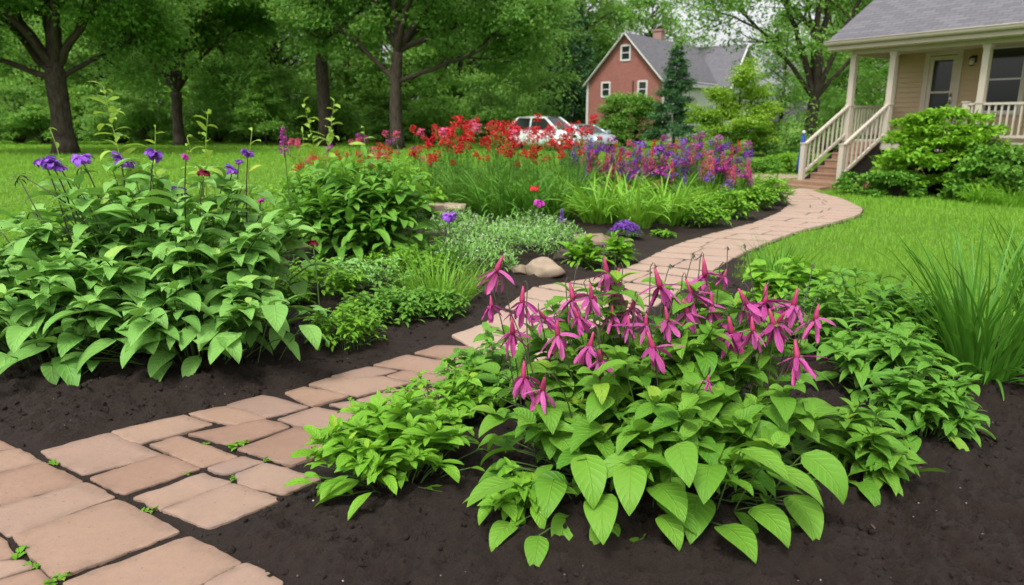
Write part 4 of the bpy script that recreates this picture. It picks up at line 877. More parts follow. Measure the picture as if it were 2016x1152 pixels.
scatter(red_p, [(x, 432 - 4 * (x % 3)) for x in range(870, 1130, 34)] + [(x, 412) for x in range(850, 1140, 36)] + [(x, 395) for x in range(850, 1130, 36)] + [(x, 382) for x in range(870, 1120, 42)], .1)
scatter(vio_p, [(x, 405 - 6 * (x % 2)) for x in range(1150, 1440, 34)] + [(x, 392) for x in range(1140, 1450, 36)] + [(x, 378) for x in range(1140, 1440, 36)] + [(1430, 402), (1445, 410)], .1)
scatter(mix_p, [(600, 410), (650, 405), (700, 412), (740, 405), (790, 408), (830, 402), (620, 395), (760, 392), (680, 392)], .12, .8, 1.05)
for i, (px, py) in enumerate([(940, 428), (985, 440), (1030, 440), (1090, 440)]):
    blade_clump(['dark green blade clump right behind the flat grey stone', 'dark green blade clump at the front of the red patch, second from the grey stone', 'dark green blade clump at the front of the red patch, behind the pink flower head', 'dark green blade clump between the red patch and the bright blade clumps'][i],
                place_at(px, py), 330 + i, 110, (.5, 1.0), (.022, .042), 'blade', .3, 'dark blade clumps below the red flowers')
for i, (px, py) in enumerate([(1350, 425), (1400, 412), (1440, 405)]):
    blade_clump(['green blade clump behind the lime edging, left of the violet spikes', 'green blade clump in front of the violet spikes', 'green blade clump at the far right end of the spike patch'][i], place_at(px, py), 340 + i, 120, (.4, .7), (.012, .02), 'lily_blade', .25, 'blade clumps below the violet spikes')

# ------------------------------------------------------------------ porch house on the right
# local axes: x along the front, y into the house, z up; origin under the left front post
HA = np.array([8.5, 18.5, 0.0]); HR = R(-55.4)
house = thing('porch_house', 'tan clapboard house with cream porch, grey shingle roof and wooden steps at the right', 'house', HA, HR)
FL_Z = 1.06; EAVE = 3.42
def hp(name, mat, fn, parent=None, smooth=False):
    m_ = MB(); fn(m_); return m_.build(name, M[mat], parent or house, smooth=smooth)
def siding(m_, x0, x1, y, z0, z1, holes, step=.125):
    z = z0; k = 0
    while z < z1 - 1e-6:
        zt = min(z + step, z1); segs = [(x0, x1)]
        for (a0, a1, b0, b1) in holes:
            if zt > b0 + .02 and z < b1 - .02: segs = [s for (s0, s1) in segs for s in ((s0, min(s1, a0)), (max(s0, a1), s1)) if s[1] - s[0] > .01]
        for s0, s1 in segs:
            V = [(s0, y - .03, z), (s1, y - .03, z), (s1, y - .004, zt + .006), (s0, y - .004, zt + .006), (s0, y + .02, z), (s1, y + .02, z)]
            m_.add(V, [(0, 1, 2, 3), (4, 5, 1, 0)])
        z += step
DOOR = (.78, 1.60, FL_Z, 3.20); WIN = (2.20, 3.02, 1.72, 3.24); WIN2 = (3.20, 4.02, 1.72, 3.24)
def f(m_):
    siding(m_, .06, 9.0, 2.0, .5, 3.45, [DOOR, WIN, WIN2]); box(m_, .02, 2.03, .2, 9.0, 2.12, 1.72); box(m_, .02, 2.03, 1.72, .78, 2.12, 3.45); box(m_, 1.60, 2.03, 1.72, 2.20, 2.12, 3.45); box(m_, 3.02, 2.03, 1.72, 3.20, 2.12, 3.45)
    box(m_, 4.02, 2.03, 1.72, 9.0, 2.12, 3.45); box(m_, .78, 2.03, 3.22, 4.02, 2.12, 3.45)
    box(m_, 0.02, 2.12, .2, .12, 8.0, 3.45); box(m_, 8.9, 2.12, .2, 9.0, 8.0, 3.45); box(m_, .12, 7.9, .2, 8.9, 8.0, 3.45)
    V = [(0.03, 2.0, 3.45), (0.03, 8.0, 3.45), (0.03, 5.0, 5.2), (.1, 2.0, 3.45), (.1, 8.0, 3.45), (.1, 5, 5.2)]; m_.add(V, [(0, 2, 5, 3), (1, 4, 5, 2)], [(0, 1, 2), (3, 5, 4)])
hp('wall', 'tan', f)
hp('corner_board', 'cream', lambda m_: (box(m_, -.03, 1.962, .3, .075, 2.06, 3.42), box(m_, -.03, 2.06, .3, .015, 2.16, 3.42)))
hp('foundation', 'dark_wood', lambda m_: box(m_, .1, 2.3, 0, 8.8, 7.8, .5))
TANP = math.tan(R(31))
def f(m_):      # roof slabs with overhang; uv in metres for the shingle courses
    y0, y1, x0, x1 = -.48, 5.0, -.48, 9.6; z0 = EAVE + .02; z1 = z0 + (y1 - y0) * TANP; sl = (y1 - y0) / math.cos(R(31))
    for sgn, ya in ((1, y0), (-1, 2 * y1 - y0)):
        V = [(x0, ya, z0), (x1, ya, z0), (x1, y1, z1), (x0, y1, z1)]
        m_.add(V, [(0, 1, 2, 3)] if sgn > 0 else [(3, 2, 1, 0)], uv=[(x0, 0), (x1, 0), (x1, sl), (x0, sl)])
        W_ = [(a_, b_, c_ - .05) for a_, b_, c_ in V]; m_.add(V + W_, [(0, 4, 5, 1), (3, 2, 6, 7), (0, 3, 7, 4), (1, 5, 6, 2)], uv=[(0, 0)] * 8)
hp('roof', 'shingle', f)
def f(m_):
    box(m_, -.46, -.46, EAVE - .20, 9.5, -.43, EAVE); bar(m_, (-.462, -.44, EAVE - .10), (-.462, 5.0, EAVE - .10 + 5.44 * TANP), .03, .18)
    box(m_, -.44, -.43, EAVE - .205, 9.5, 1.97, EAVE - .19); box(m_, -.04, .06, EAVE - .34, .06, 1.96, EAVE - .207); box(m_, -.05, -.06, EAVE - .30, 9.5, .06, EAVE - .207)
hp('soffit', 'cream', f)
def f(m_):
    V = []; n = 9
    for x in (-.5, 9.6):
        for k in range(n): a_ = PI + k * PI / (n - 1); V.append((x, -.535 + .065 * math.cos(a_), EAVE - .015 + .085 * math.sin(a_)))
        V += [(x, -.465, EAVE + .005), (x, -.605, EAVE + .005)]
    q = [(k, k + 1, n + 2 + k + 1, n + 2 + k) for k in range(n - 1)]; m_.add(V, q)
    c0_ = len(V); tube(m_, [(-.5, -.605, EAVE), (9.6, -.605, EAVE)], .013, 6)
    m_.add([V[k] for k in range(n)], None, [(0, k + 1, k) for k in range(1, n - 1)])
hp('gutter', 'cream', f, smooth=True)
def f(m_):
    x = -.04; k = 0
    box(m_, -.06, -.09, FL_Z - .22, 9.0, -.06, FL_Z - .03); box(m_, -.06, -.06, FL_Z - .22, -.03, 2.0, FL_Z - .03)
    y = -.12
    while y < 2.0: box(m_, -.08, y, FL_Z - .03, 9.0, min(y + .125, 1.97), FL_Z); y += .135
hp('porch_floor', 'cream', f)
hp('porch_skirt', 'step_wood', lambda m_: (box(m_, 1.1, -.03, .05, 9.0, -.01, FL_Z - .22), box(m_, -.02, .02, .05, 0, 2.0, FL_Z - .22)))
for x in (0.0, .99, 3.0, 6.0):
    def f(m_, x=x):
        w = .065; box(m_, x - w, -w, FL_Z, x + w, w, EAVE - .30); box(m_, x - w - .02, -w - .02, FL_Z, x + w + .02, w + .02, FL_Z + .12); box(m_, x - w - .018, -w - .018, EAVE - .38, x + w + .018, w + .018, EAVE - .31)
        box(m_, x - w - .015, -w - .015, FL_Z + .83, x + w + .015, w + .015, FL_Z + .87)
    hp('porch_post', 'cream', f)
def railing(p, q, zp, zq, n, newel=None):
    """railing from p to q (x, y); zp, zq: height of the walking line under each end"""
    r = MB(); bar(r, (*p, zp + .82), (*q, zq + .82), .075, .05); bar(r, (*p, zp + .13), (*q, zq + .13), .05, .06)
    if newel:
        x, y, z0, z1 = newel; w = .055; box(r, x - w, y - w, z0, x + w, y + w, z1); box(r, x - w - .015, y - w - .015, z1, x + w + .015, y + w + .015, z1 + .03)
    ro = r.build('railing', M['cream'], house, smooth=False)
    for i in range(n):
        s = (i + 1) / (n + 1); x = p[0] + (q[0] - p[0]) * s; y = p[1] + (q[1] - p[1]) * s; z = zp + (zq - zp) * s
        b_ = MB(); box(b_, x - .017, y - .017, z + .15, x + .017, y + .017, z + .80); b_.build('baluster', M['cream'], ro, smooth=False)
railing((0, .065), (0, 1.95), FL_Z, FL_Z, 13)
railing((3.07, 0), (5.93, 0), FL_Z, FL_Z, 22)
railing((2.72, 0), (2.93, 0), FL_Z, FL_Z, 2, (2.72, 0, FL_Z, FL_Z + .85))
NS = 6; RUN = .275; RISE = (FL_Z - .14) / NS
ye = -.12 - NS * RUN
railing((0, -.07), (0, ye + .05), FL_Z, .16, 8, (0, ye, .0, .98)); railing((.99, -.07), (.99, ye + .05), FL_Z, .16, 8, (.99, ye, .0, .98))
for i in range(NS):
    z = FL_Z - (i + 1) * RISE + RISE * .0; y1 = -.12 - i * RUN; w = MB()
    if i < NS: box(w, .06, y1 - RUN - .03, z - .04, .93, y1, z); box(w, .08, y1 - .02, z + .002, .91, y1, z + RISE - .05)
    w.build('stair_tread', M['step_wood'], house, smooth=False)
def f(m_):
    for x in (.04, .93):
        V = []
        for xx in (x - .02, x + .02): V += [(xx, -.1, FL_Z - .06), (xx, -.1, .1), (xx, ye, .02), (xx, ye, .12)]
        m_.add(V, [(0, 1, 2, 3), (7, 6, 5, 4), (0, 4, 5, 1), (3, 2, 6, 7), (0, 3, 7, 4), (1, 5, 6, 2)])
hp('stair_stringer', 'dark_wood', f)
hp('stair_landing', 'step_wood', lambda m_: (box(m_, -.1, ye - .40, .0, 1.06, ye + .02, .13), box(m_, -.2, ye - .78, -.03, 1.02, ye - .41, .05)))
def frame(m_, x0, x1, z0, z1, y, w, d):
    box(m_, x0, y - d, z0, x0 + w, y, z1); box(m_, x1 - w, y - d, z0, x1, y, z1); box(m_, x0 + w, y - d + .002, z1 - w, x1 - w, y, z1)
dr = hp('door', 'cream', lambda m_: (frame(m_, .86, 1.52, FL_Z + .01, 3.10, 2.02, .10, .05), box(m_, .96, 1.972, FL_Z + .01, 1.42, 2.02, FL_Z + .22), box(m_, .96, 1.972, 2.20, 1.42, 2.02, 2.25)))
hp('door_frame', 'cream', lambda m_: frame(m_, .74, 1.64, FL_Z, 3.24, 2.03, .12, .075), dr)
hp('pane', 'glass', lambda m_: (box(m_, .96, 1.995, FL_Z + .22, 1.42, 2.005, 2.20), box(m_, .96, 1.995, 2.25, 1.42, 2.005, 3.0)), dr)
hp('handle', 'metal', lambda m_: (tube(m_, [(1.47, 1.95, 1.95), (1.47, 1.90, 1.98), (1.47, 1.90, 2.12), (1.47, 1.95, 2.15)], .012, 6), box(m_, 1.45, 1.955, 1.92, 1.49, 1.972, 2.20)), dr, True)
for (x0, x1, z0, z1) in (WIN, WIN2):
    wn = hp('window', 'cream', lambda m_: (frame(m_, x0 - .04, x1 + .04, z0 - .03, z1 + .05, 2.03, .085, .07), box(m_, x0 - .07, 1.94, z0 - .07, x1 + .07, 2.03, z0 - .03)))
    hp('sash', 'white', lambda m_: (frame(m_, x0 + .045, x1 - .045, z0, z1 - .035, 2.02, .03, .03), box(m_, x0 + .075, 1.985, (z0 + z1) / 2 - .02, x1 - .075, 2.015, (z0 + z1) / 2 + .02), box(m_, x0 + .075, 1.985, z0 - .028, x1 - .075, 2.015, z0 + .04)), wn)
    hp('pane', 'glass', lambda m_: (box(m_, x0 + .075, 2.002, z0 + .04, x1 - .075, 2.008, (z0 + z1) / 2 - .02), box(m_, x0 + .075, 2.002, (z0 + z1) / 2 + .02, x1 - .075, 2.008, z1 - .065)), wn)
lm = hp('wall_lamp', 'black', lambda m_: (box(m_, 1.83, 1.95, 2.90, 1.95, 1.975, 3.06), tube(m_, [(1.89, 1.95, 3.02), (1.89, 1.88, 3.05), (1.89, 1.86, 3.02)], .012, 6), tube(m_, [(1.89, 1.86, 3.04), (1.89, 1.86, 3.0), (1.89, 1.86, 2.99)], [.03, .075, .075], 10), tube(m_, [(1.89, 1.86, 2.83), (1.89, 1.86, 2.81)], [.06, .03], 10)))
hp('lamp_shade', 'lamp_glass', lambda m_: tube(m_, [(1.89, 1.86, 2.99), (1.89, 1.86, 2.83)], [.065, .052], 10), lm, True)

def H2W(x, y, z=0.0): c, s = math.cos(HR), math.sin(HR); return np.array([HA[0] + x * c - y * s, HA[1] + x * s + y * c, z])
# shrub and plants before the porch
def bush(name, label, loc, rx, ry, h, n, L, mat, seed, cat='shrub', layers=30, group=None, flat=.35, lobes=None):
    """shrub of many small leaves on leafy sprays, with woody stems"""
    r_ = np.random.RandomState(seed); t_ = thing(name, label, cat, loc, 0, group); s_ = MB(); f_ = MB(); C = []
    for i in range(layers):
        a_ = i * 2.4 + r_.uniform(-.4, .4); u = r_.uniform(.25, 1) ** .6; zf = r_.uniform(.12, 1.0); prof = math.sqrt(max(0, 1 - (zf * .92) ** 2.2)) * (1 if zf > .25 else .7 + zf)
        p = np.array([rx * u * prof * math.cos(a_), ry * u * prof * math.sin(a_), h * zf]); C.append(p); tube(s_, curve((p[0] * .1, p[1] * .1, 0), p, .3, 6, r_.normal(0, .05)), np.linspace(.018, .004, 6) * (h / 1.5) ** .5, 5, cap=False)
    C = np.array(C); k = r_.randint(layers, size=n); sz = r_.uniform(.6, 1.25, layers)[k]; d = r_.normal(0, 1, (n, 3)); d /= np.linalg.norm(d, axis=1, keepdims=True); rad = r_.uniform(.2, 1, (n, 1)) ** .6
    P = C[k] + d * rad * sz[:, None] * np.array([rx * .30, ry * .30, h * flat * .34]); P[:, 2] = np.maximum(P[:, 2], .03); out = np.arctan2(d[:, 1], d[:, 0])
    tt = np.clip(r_.normal(.45, .16, layers)[k] + r_.normal(0, .16, n), 0, 1)
    leaves(f_, P, out + r_.normal(0, .9, n), r_.normal(.15, .45, n), r_.uniform(0, .9, n), L * r_.uniform(.6, 1.25, n), L * .5 * r_.uniform(.8, 1.2, n), OVATE, 3, 3, .25, r_.normal(0, .4, n), 0, tt)
    f_.build('foliage', M[mat], t_); s_.build('stems', M['bark'], t_); return t_
bp = lambda px, py: (*at(px, py)[:2], -.02)
bush('shrub', 'large bright green layered shrub hiding the porch below the door', bp(1838, 381), 1.3, .95, 1.72, 12000, .125, 'bush_leaf', 1, layers=84, flat=.20)
bush('shrub', 'dark green shrub below the porch railing at the right frame edge', bp(2030, 396), 1.0, .7, 1.0, 6500, .11, 'pale_tree_leaf', 2, layers=44)
bush('shrub', 'dark green bushy plant under the porch edge, between the large shrub and the frame edge', bp(1950, 392), .85, .6, .95, 5000, .11, 'mid_leaf', 12, layers=44)
bush('leafy_plant', 'low feathery fern-like plant beside the stair foot', bp(1700, 381), .6, .4, .55, 2600, .085, 'mid_leaf', 3, 'plant', 20)
bush('leafy_plant', 'low feathery plant left of the large porch shrub', bp(1762, 386), .6, .4, .5, 2400, .085, 'mid_leaf', 4, 'plant', 22)
t_ = thing('ornamental_grass', 'pale fine grass mound at the right end of the porch bed', 'grass clump', bp(1990, 402)); f_ = MB(); tuft(f_, np.random.RandomState(8), 320, .35, (.3, .75), (.008, .016), droop=(.6, 1.8), pitch=(.8, 1.5), ns=5); f_.build('foliage', M['lily_blade'], t_)
blade_clump('upright lime blade clump between the large porch shrub and the pale grass mound', bp(1925, 398), 360, 60, (.3, .6), (.03, .05), 'lily_blade', .15)
for i, (lx, ly, lz, s_) in enumerate([(1.28, -.95, -.02, 1), (1.30, -.52, .22, .8), (1.62, -.75, -.02, .95), (1.35, -.30, -.02, 1.15)]):
    rock(['reddish stone next to the right stair newel', 'small reddish stone on top of the pile beside the stair', 'reddish stone of the stair pile nearest the porch shrub', 'reddish stone at the back of the pile beside the stair'][i], H2W(lx, ly, lz), .24 * s_, .2 * s_, .15 * s_, 30 + i, 'red_rock')
bush('leafy_plant', 'low green flower bed plant left of the porch steps, by the blue post', bp(1560, 338), .9, .5, .55, 2200, .09, 'bush_leaf', 5, 'plant', 26)
bush('leafy_plant', 'low bed plant beyond the spike patch, left of the stair bed', bp(1490, 340), .9, .5, .42, 1800, .09, 'mid_leaf', 6, 'plant', 26)
bq = aty(1578, 306, 21.5); t_ = thing('garden_post', 'slim blue cloth-wrapped post with a white knob left of the porch steps', 'post', (bq[0], bq[1], 0))
zt = aty(1578, 264, 21.5)[2]
m_ = MB(); tube(m_, [(0, 0, 0), (0, 0, .25), (.02, 0, zt * .6), (.01, 0, zt)], [.10, .115, .085, .04], 10); m_.build('cloth', M['blue'], t_); m_ = MB(); tube(m_, [(.01, 0, zt), (.01, 0, zt + .03), (.01, 0, zt + .07), (.01, 0, zt + .1)], [.02, .055, .055, .02], 10); m_.build('knob', M['white'], t_)

# ------------------------------------------------------------------ red brick house with white rear wing
RH0 = np.array([11.9, 58.0, 0.0]); RHR = math.atan2(.799, .602)     # local x along the long side, local y to the left along the gable
bh = thing('brick_house', 'red brick gable house with grey cross-gabled roof and white long side, beyond the lawn', 'house', RH0, RHR)
EV, AP, HWD, LN = 4.75, 8.45, 3.45, 17.3
def wallq(m_, pts, u, zaxis=True):
    P = np.array(pts, float); m_.add(P, [(0, 1, 2, 3)] if len(P) == 4 else None, [(0, 1, 2)] if len(P) == 3 else None, uv=[(float(np.dot(p, u)), p[2]) for p in P])
m_ = MB(); G_W = [(3.05, 3.85, 6.35, 7.45), (4.80, 5.55, 3.55, 4.65), (1.45, 2.2, 3.45, 4.65)]
ys = [0, .0, 6.9]; 
def gable_wall(m_):
    cuts = sorted({0.0, 6.9, 3.45} | {v for w in G_W for v in w[:2]}); top = lambda y: EV + (AP - EV) * (1 - abs(y - 3.45) / 3.45)
    for a0, a1 in zip(cuts[:-1], cuts[1:]):
        hol = sorted([(w[2], w[3]) for w in G_W if w[0] <= a0 + 1e-6 and w[1] >= a1 - 1e-6]); z = 0
        for b0, b1 in hol: wallq(m_, [(0, a0, z), (0, a0, b0), (0, a1, b0), (0, a1, z)], np.array([0, 1, 0])); z = b1
        wallq(m_, [(0, a0, z), (0, a0, top(a0)), (0, a1, top(a1)), (0, a1, z)], np.array([0, 1, 0]))
gable_wall(m_); wallq(m_, [(0, 6.9, 0), (0, 6.9, EV), (LN, 6.9, EV), (LN, 6.9, 0)], np.array([1, 0, 0])); m_.build('wall', M['brick'], bh, smooth=False)
def f(m_):
    step = .2; z = 0
    while z < EV:
        for (p, q, n_) in (((.12, 0), (LN - 6.9 + 2.3, 0), (0, -1)), ((LN - 6.9 + 2.3, -1.0), (LN + 1.0, -1.0), (0, -1)), ((LN - 6.9 + 2.3, 0), (LN - 6.9 + 2.3, -1.0), (-1, 0))):
            o1 = np.array(n_) * .03; o2 = np.array(n_) * .005; m_.add([(p[0] + o1[0], p[1] + o1[1], z), (q[0] + o1[0], q[1] + o1[1], z), (q[0] + o2[0], q[1] + o2[1], z + step), (p[0] + o2[0], p[1] + o2[1], z + step)], [(0, 1, 2, 3)])
        z += step
    xc = LN - 3.45 + .7; m_.add([(xc - 3.45, -1.01, EV), (xc + 3.45, -1.01, EV), (xc, -1.01, AP)], None, [(0, 1, 2)])
hpb = lambda name, mat, fn, parent=None: (lambda m_: (fn(m_), m_.build(name, M[mat], parent or bh, smooth=False))[1])(MB())
hpb('side_wall', 'white', f)
XC = LN - 3.45 + .7
def f(m_):
    ov = .25; ez = EV - ov * (AP - EV) / HWD; th = .12; sl = math.hypot(HWD + ov, AP - ez)
    def slope(p0, p1, r1, r0, L):
        V = [p0, p1, r1, r0]; m_.add(V, [(0, 1, 2, 3)], uv=[(0, 0), (L, 0), (L, sl), (0, sl)]); m_.add([(a_, b_, c_ - th) for a_, b_, c_ in V], [(3, 2, 1, 0)])
    slope((-.3, -ov, ez), (XC + 3.6, -ov, ez), (XC + 3.6, 3.45, AP), (-.3, 3.45, AP), LN); slope((XC + 3.6, 6.9 + ov, ez), (-.3, 6.9 + ov, ez), (-.3, 3.45, AP), (XC + 3.6, 3.45, AP), LN)
    slope((XC - HWD - ov, -1.3, ez), (XC - HWD - ov, 0.2, ez), (XC, 3.4, AP + .01), (XC, -1.3, AP + .01), 7.0); slope((XC + HWD + ov, .2, ez), (XC + HWD + ov, -1.3, ez), (XC, -1.3, AP + .01), (XC, 3.4, AP + .01), 7.0)
rf = hpb('roof', 'shingle', f)
def f(m_): box(m_, 6.6, 3.6, AP - .6, 7.3, 4.4, AP + .75); box(m_, 6.52, 3.52, AP + .75, 7.38, 4.48, AP + .9)
hpb('chimney', 'brick', f, rf)
def f(m_):
    ov = .25; ez = EV - ov * (AP - EV) / HWD
    bar(m_, (-.31, -ov - .02, ez - .1), (-.31, 3.45, AP - .08), .06, .26, up=(1, 0, 0)); bar(m_, (-.31, 6.9 + ov + .02, ez - .1), (-.31, 3.45, AP - .08), .06, .26, up=(1, 0, 0))
    bar(m_, (XC - HWD - ov, -1.31, ez - .1), (XC, -1.31, AP - .08), .06, .26, up=(0, 1, 0)); bar(m_, (XC + HWD + ov, -1.31, ez - .1), (XC, -1.31, AP - .08), .06, .26, up=(0, 1, 0))
    bar(m_, (-.3, -ov - .03, ez - .06), (XC - 3.7, -ov - .03, ez - .06), .06, .2); box(m_, -.06, 6.82, 0, -.004, 7.0, EV); box(m_, -.05, -.1, 0, .12, .08, EV)
hpb('trim', 'white', f)
for (y0, y1, z0, z1) in G_W:
    wn = hpb('window', 'white', lambda m_: (box(m_, -.06, y0 - .06, z0 - .08, .05, y0 + .06, z1 + .06), box(m_, -.06, y1 - .06, z0 - .08, .05, y1 + .06, z1 + .06), box(m_, -.063, y0 + .06, z1 - .06, .05, y1 - .06, z1 + .07), box(m_, -.063, y0 + .06, z0 - .09, .05, y1 - .06, z0 + .05), box(m_, -.03, y0 + .06, (z0 + z1) / 2 - .03, .05, y1 - .06, (z0 + z1) / 2 + .03)))
    hpb('pane', 'glass', lambda m_: box(m_, .02, y0 + .06, z0 + .05, .04, y1 - .06, z1 - .06), wn)
hpb('vent', 'dark_wood', lambda m_: box(m_, -.03, 2.62, 3.7, .02, 2.74, 4.7))

# ------------------------------------------------------------------ parked cars
def car(name, label, loc, rz, paint, L, Wd, bel, top, nose, cab):
    """L length, cab = x of (rear glass base, rear roof edge, front roof edge, windscreen base), x forward"""
    t_ = thing(name, label, 'car', loc, rz); w = Wd / 2
    X = np.array([0, .06, .25, .8, L * .35, L * .6, cab[3], cab[3] + .35, L - .35, L - .08, L]); zt = np.interp(X, [0, .06, .25, cab[3], L - .35, L - .08, L], [bel - .35, bel - .12, bel, bel, nose, nose - .15, nose - .35]); wd = w * np.interp(X, [0, .1, .5, L - .8, L - .15, L], [.80, .93, 1, 1, .9, .74]); zb = np.interp(X, [0, .3, L - .4, L], [.42, .24, .24, .36])
    prof = [(.86, 0), (1.0, .22), (1.01, .5), (.97, .8), (.86, .97), (.5, 1.0)]
    rows = []
    for x, z1, z0, wx in zip(X, zt, zb, wd):
        half = [(x, wx * a_, z0 + (z1 - z0) * b_) for a_, b_ in prof]; rows.append(half + [(p[0], -p[1], p[2]) for p in half[::-1]])
    n = len(rows[0]); V = np.array(rows).reshape(-1, 3); Q = [(i * n + j, i * n + (j + 1) % n, (i + 1) * n + (j + 1) % n, (i + 1) * n + j) for i in range(len(X) - 1) for j in range(n)]
    b_ = MB(); b_.add(V, Q); e0 = list(range(n)); b_.add(V[:n], None, [(0, k + 1, k) for k in range(1, n - 1)]); b_.add(V[-n:], None, [(0, k, k + 1) for k in range(1, n - 1)])
    # cabin shell: pillars and roof
    wb, wt = w * .93, w * .74; a0, a1, a2, a3 = cab
    zr = [(a1, top - .05), ((a1 + a2) / 2, top), (a2, top - .07)]
    for (xa, za), (xb, zb_) in zip(zr[:-1], zr[1:]):
        b_.add([(xa, -wt, za - .03), (xb, -wt, zb_ - .03), (xb, -wt * .6, zb_ + .02), (xa, -wt * .6, za + .02), (xa, wt * .6, za + .02), (xb, wt * .6, zb_ + .02), (xb, wt, zb_ - .03), (xa, wt, za - .03)], [(0, 1, 2, 3), (3, 2, 5, 4), (4, 5, 6, 7)])
    for s in (-1, 1):
        P = lambda x, k, z: (x, s * (wb + (wt - wb) * k), z)
        for xa, xb in ((a0, a1), (a3, a2)): bar(b_, P(xa, 0, bel - .02), P(xb, 1, top - .08), .11, .09)
        xm = (a1 + a2) / 2; bar(b_, P(xm, 0, bel - .02), P(xm, 1, top - .05), .09, .06)
        bar(b_, P(a1, 1, top - .07), P(a2, 1, top - .09), .07, .07)
    b_.build('body', M[paint], t_)
    for s in (-1, 1):
        g = MB(); g.add([(a0 + .05, s * wb * .985, bel), (a3 - .05, s * wb * .985, bel), (a2 + .02, s * wt * .985, top - .1), (a1 - .02, s * wt * .985, top - .08)], [(0, 1, 2, 3)]); g.build('side_window', M['glass'], t_, smooth=False)
    for nm, xa, xb in (('rear_window', a0, a1), ('windscreen', a3, a2)):
        g = MB(); g.add([(xa, -wb * .97, bel - .01), (xa, wb * .97, bel - .01), (xb, wt * .97, top - .09), (xb, -wt * .97, top - .09)], [(0, 1, 2, 3)]); g.build(nm, M['glass'], t_, smooth=False)
    for x in (L * .19, L * .81):
        for s in (-1, 1):
            y = s * (w - .1); ty = MB(); tube(ty, [(x, y - .1, .33), (x, y - .09, .33), (x, y + .09, .33), (x, y + .1, .33)], [.28, .33, .33, .28], 22); wo = ty.build('wheel', M['tyre'], t_); r_ = MB(); tube(r_, [(x, y - s * .02, .33), (x, y + s * .106, .33)], [.21, .19], 18); r_.build('rim', M['metal'], wo)
    for s in (-1, 1):
        l_ = MB(); box(l_, -.01, s * w * .72 - .12, bel - .35, .08, s * w * .72 + .12, bel - .12); l_.build('tail_light', M['tail'], t_, smooth=False)
        l_ = MB(); box(l_, L - .22, s * w * .62 - .16, nose - .28, L - .03, s * w * .62 + .16, nose - .12); l_.build('headlight', M['glass'], t_, smooth=False)
        l_ = MB(); box(l_, a3 - .12, s * (wb + .10) - .09, bel + .03, a3 + .02, s * (wb + .10) + .09, bel + .17); l_.build('mirror', M[paint], t_, smooth=False)
pc = aty(1016, 260, 41.5); car('parked_car', 'white people carrier with dark windows parked beyond the red flowers', (pc[0], pc[1], 0), R(-40), 'car_white', 4.5, 1.85, 1.10, 1.80, .95, (.12, .75, 2.6, 3.5))
pc = aty(1105, 260, 42.5); car('parked_car', 'lower silver-blue car parked right of the white people carrier', (pc[0], pc[1], 0), R(-58), 'car_silver', 4.3, 1.78, .90, 1.36, .82, (.7, 1.3, 2.3, 3.2))

# ------------------------------------------------------------------ trees
def grow(mb, tips, rng, p, d, L, r, level, up=.12, split=(2, 4), ratio=.68, gnarl=.18):
    n = 6; P = [np.array(p, float)]; d = np.array(d, float); dd = d / np.linalg.norm(d)
    for i in range(n):
        dd = dd + rng.normal(0, gnarl, 3) * .6 + np.array([0, 0, up * .4]); dd /= np.linalg.norm(dd); P.append(P[-1] + dd * L / n)
    P = np.array(P); tube(mb, P, np.linspace(r, r * .5, n + 1), max(4, min(9, int(4 + r * 16))), cap=False)
    if level == 0:
        tips.append(P[-1]); tips.append(P[n // 2]); return
    for k in range(rng.randint(split[0], split[1] + 1)):
        f = rng.uniform(.45, 1.0); q = P[int(f * n)]
        a_ = rng.normal(0, 1, 3); a_ -= dd * (a_ @ dd); a_ /= np.linalg.norm(a_); nd = dd * rng.uniform(.5, .9) + a_ * rng.uniform(.5, .9); nd[2] += up
        grow(mb, tips, rng, q, nd, L * ratio * rng.uniform(.8, 1.2), r * .5, level - 1, up, split, ratio, gnarl)
    grow(mb, tips, rng, P[-1], dd, L * ratio, r * .5, level - 1, up, split, ratio, gnarl)
def crown(fol, rng, tips, per, a_, flat, L, wr=.55):
    C = np.array(tips); m = len(C); N = m * per; k = np.repeat(np.arange(m), per); sz = rng.uniform(.6, 1.3, m)[k]
    d = rng.normal(0, 1, (N, 3)); d /= np.linalg.norm(d, axis=1, keepdims=True); rad = rng.rand(N, 1) ** .45
    P = C[k] + d * rad * sz[:, None] * np.array([a_, a_, a_ * flat]); P[:, 2] -= .25 * a_ * (np.hypot(d[:, 0], d[:, 1]) * rad[:, 0]) ** 2
    tt = np.clip(rng.normal(.45, .2, m)[k] + rng.normal(0, .16, N), 0, 1)
    leaves(fol, P, rng.uniform(0, 6.28, N), rng.normal(-.15, .45, N), rng.uniform(0, .9, N), L * rng.uniform(.6, 1.3, N), L * wr * rng.uniform(.7, 1.2, N), OVATE, 2, 3, .2, rng.normal(0, .5, N), 0, tt)
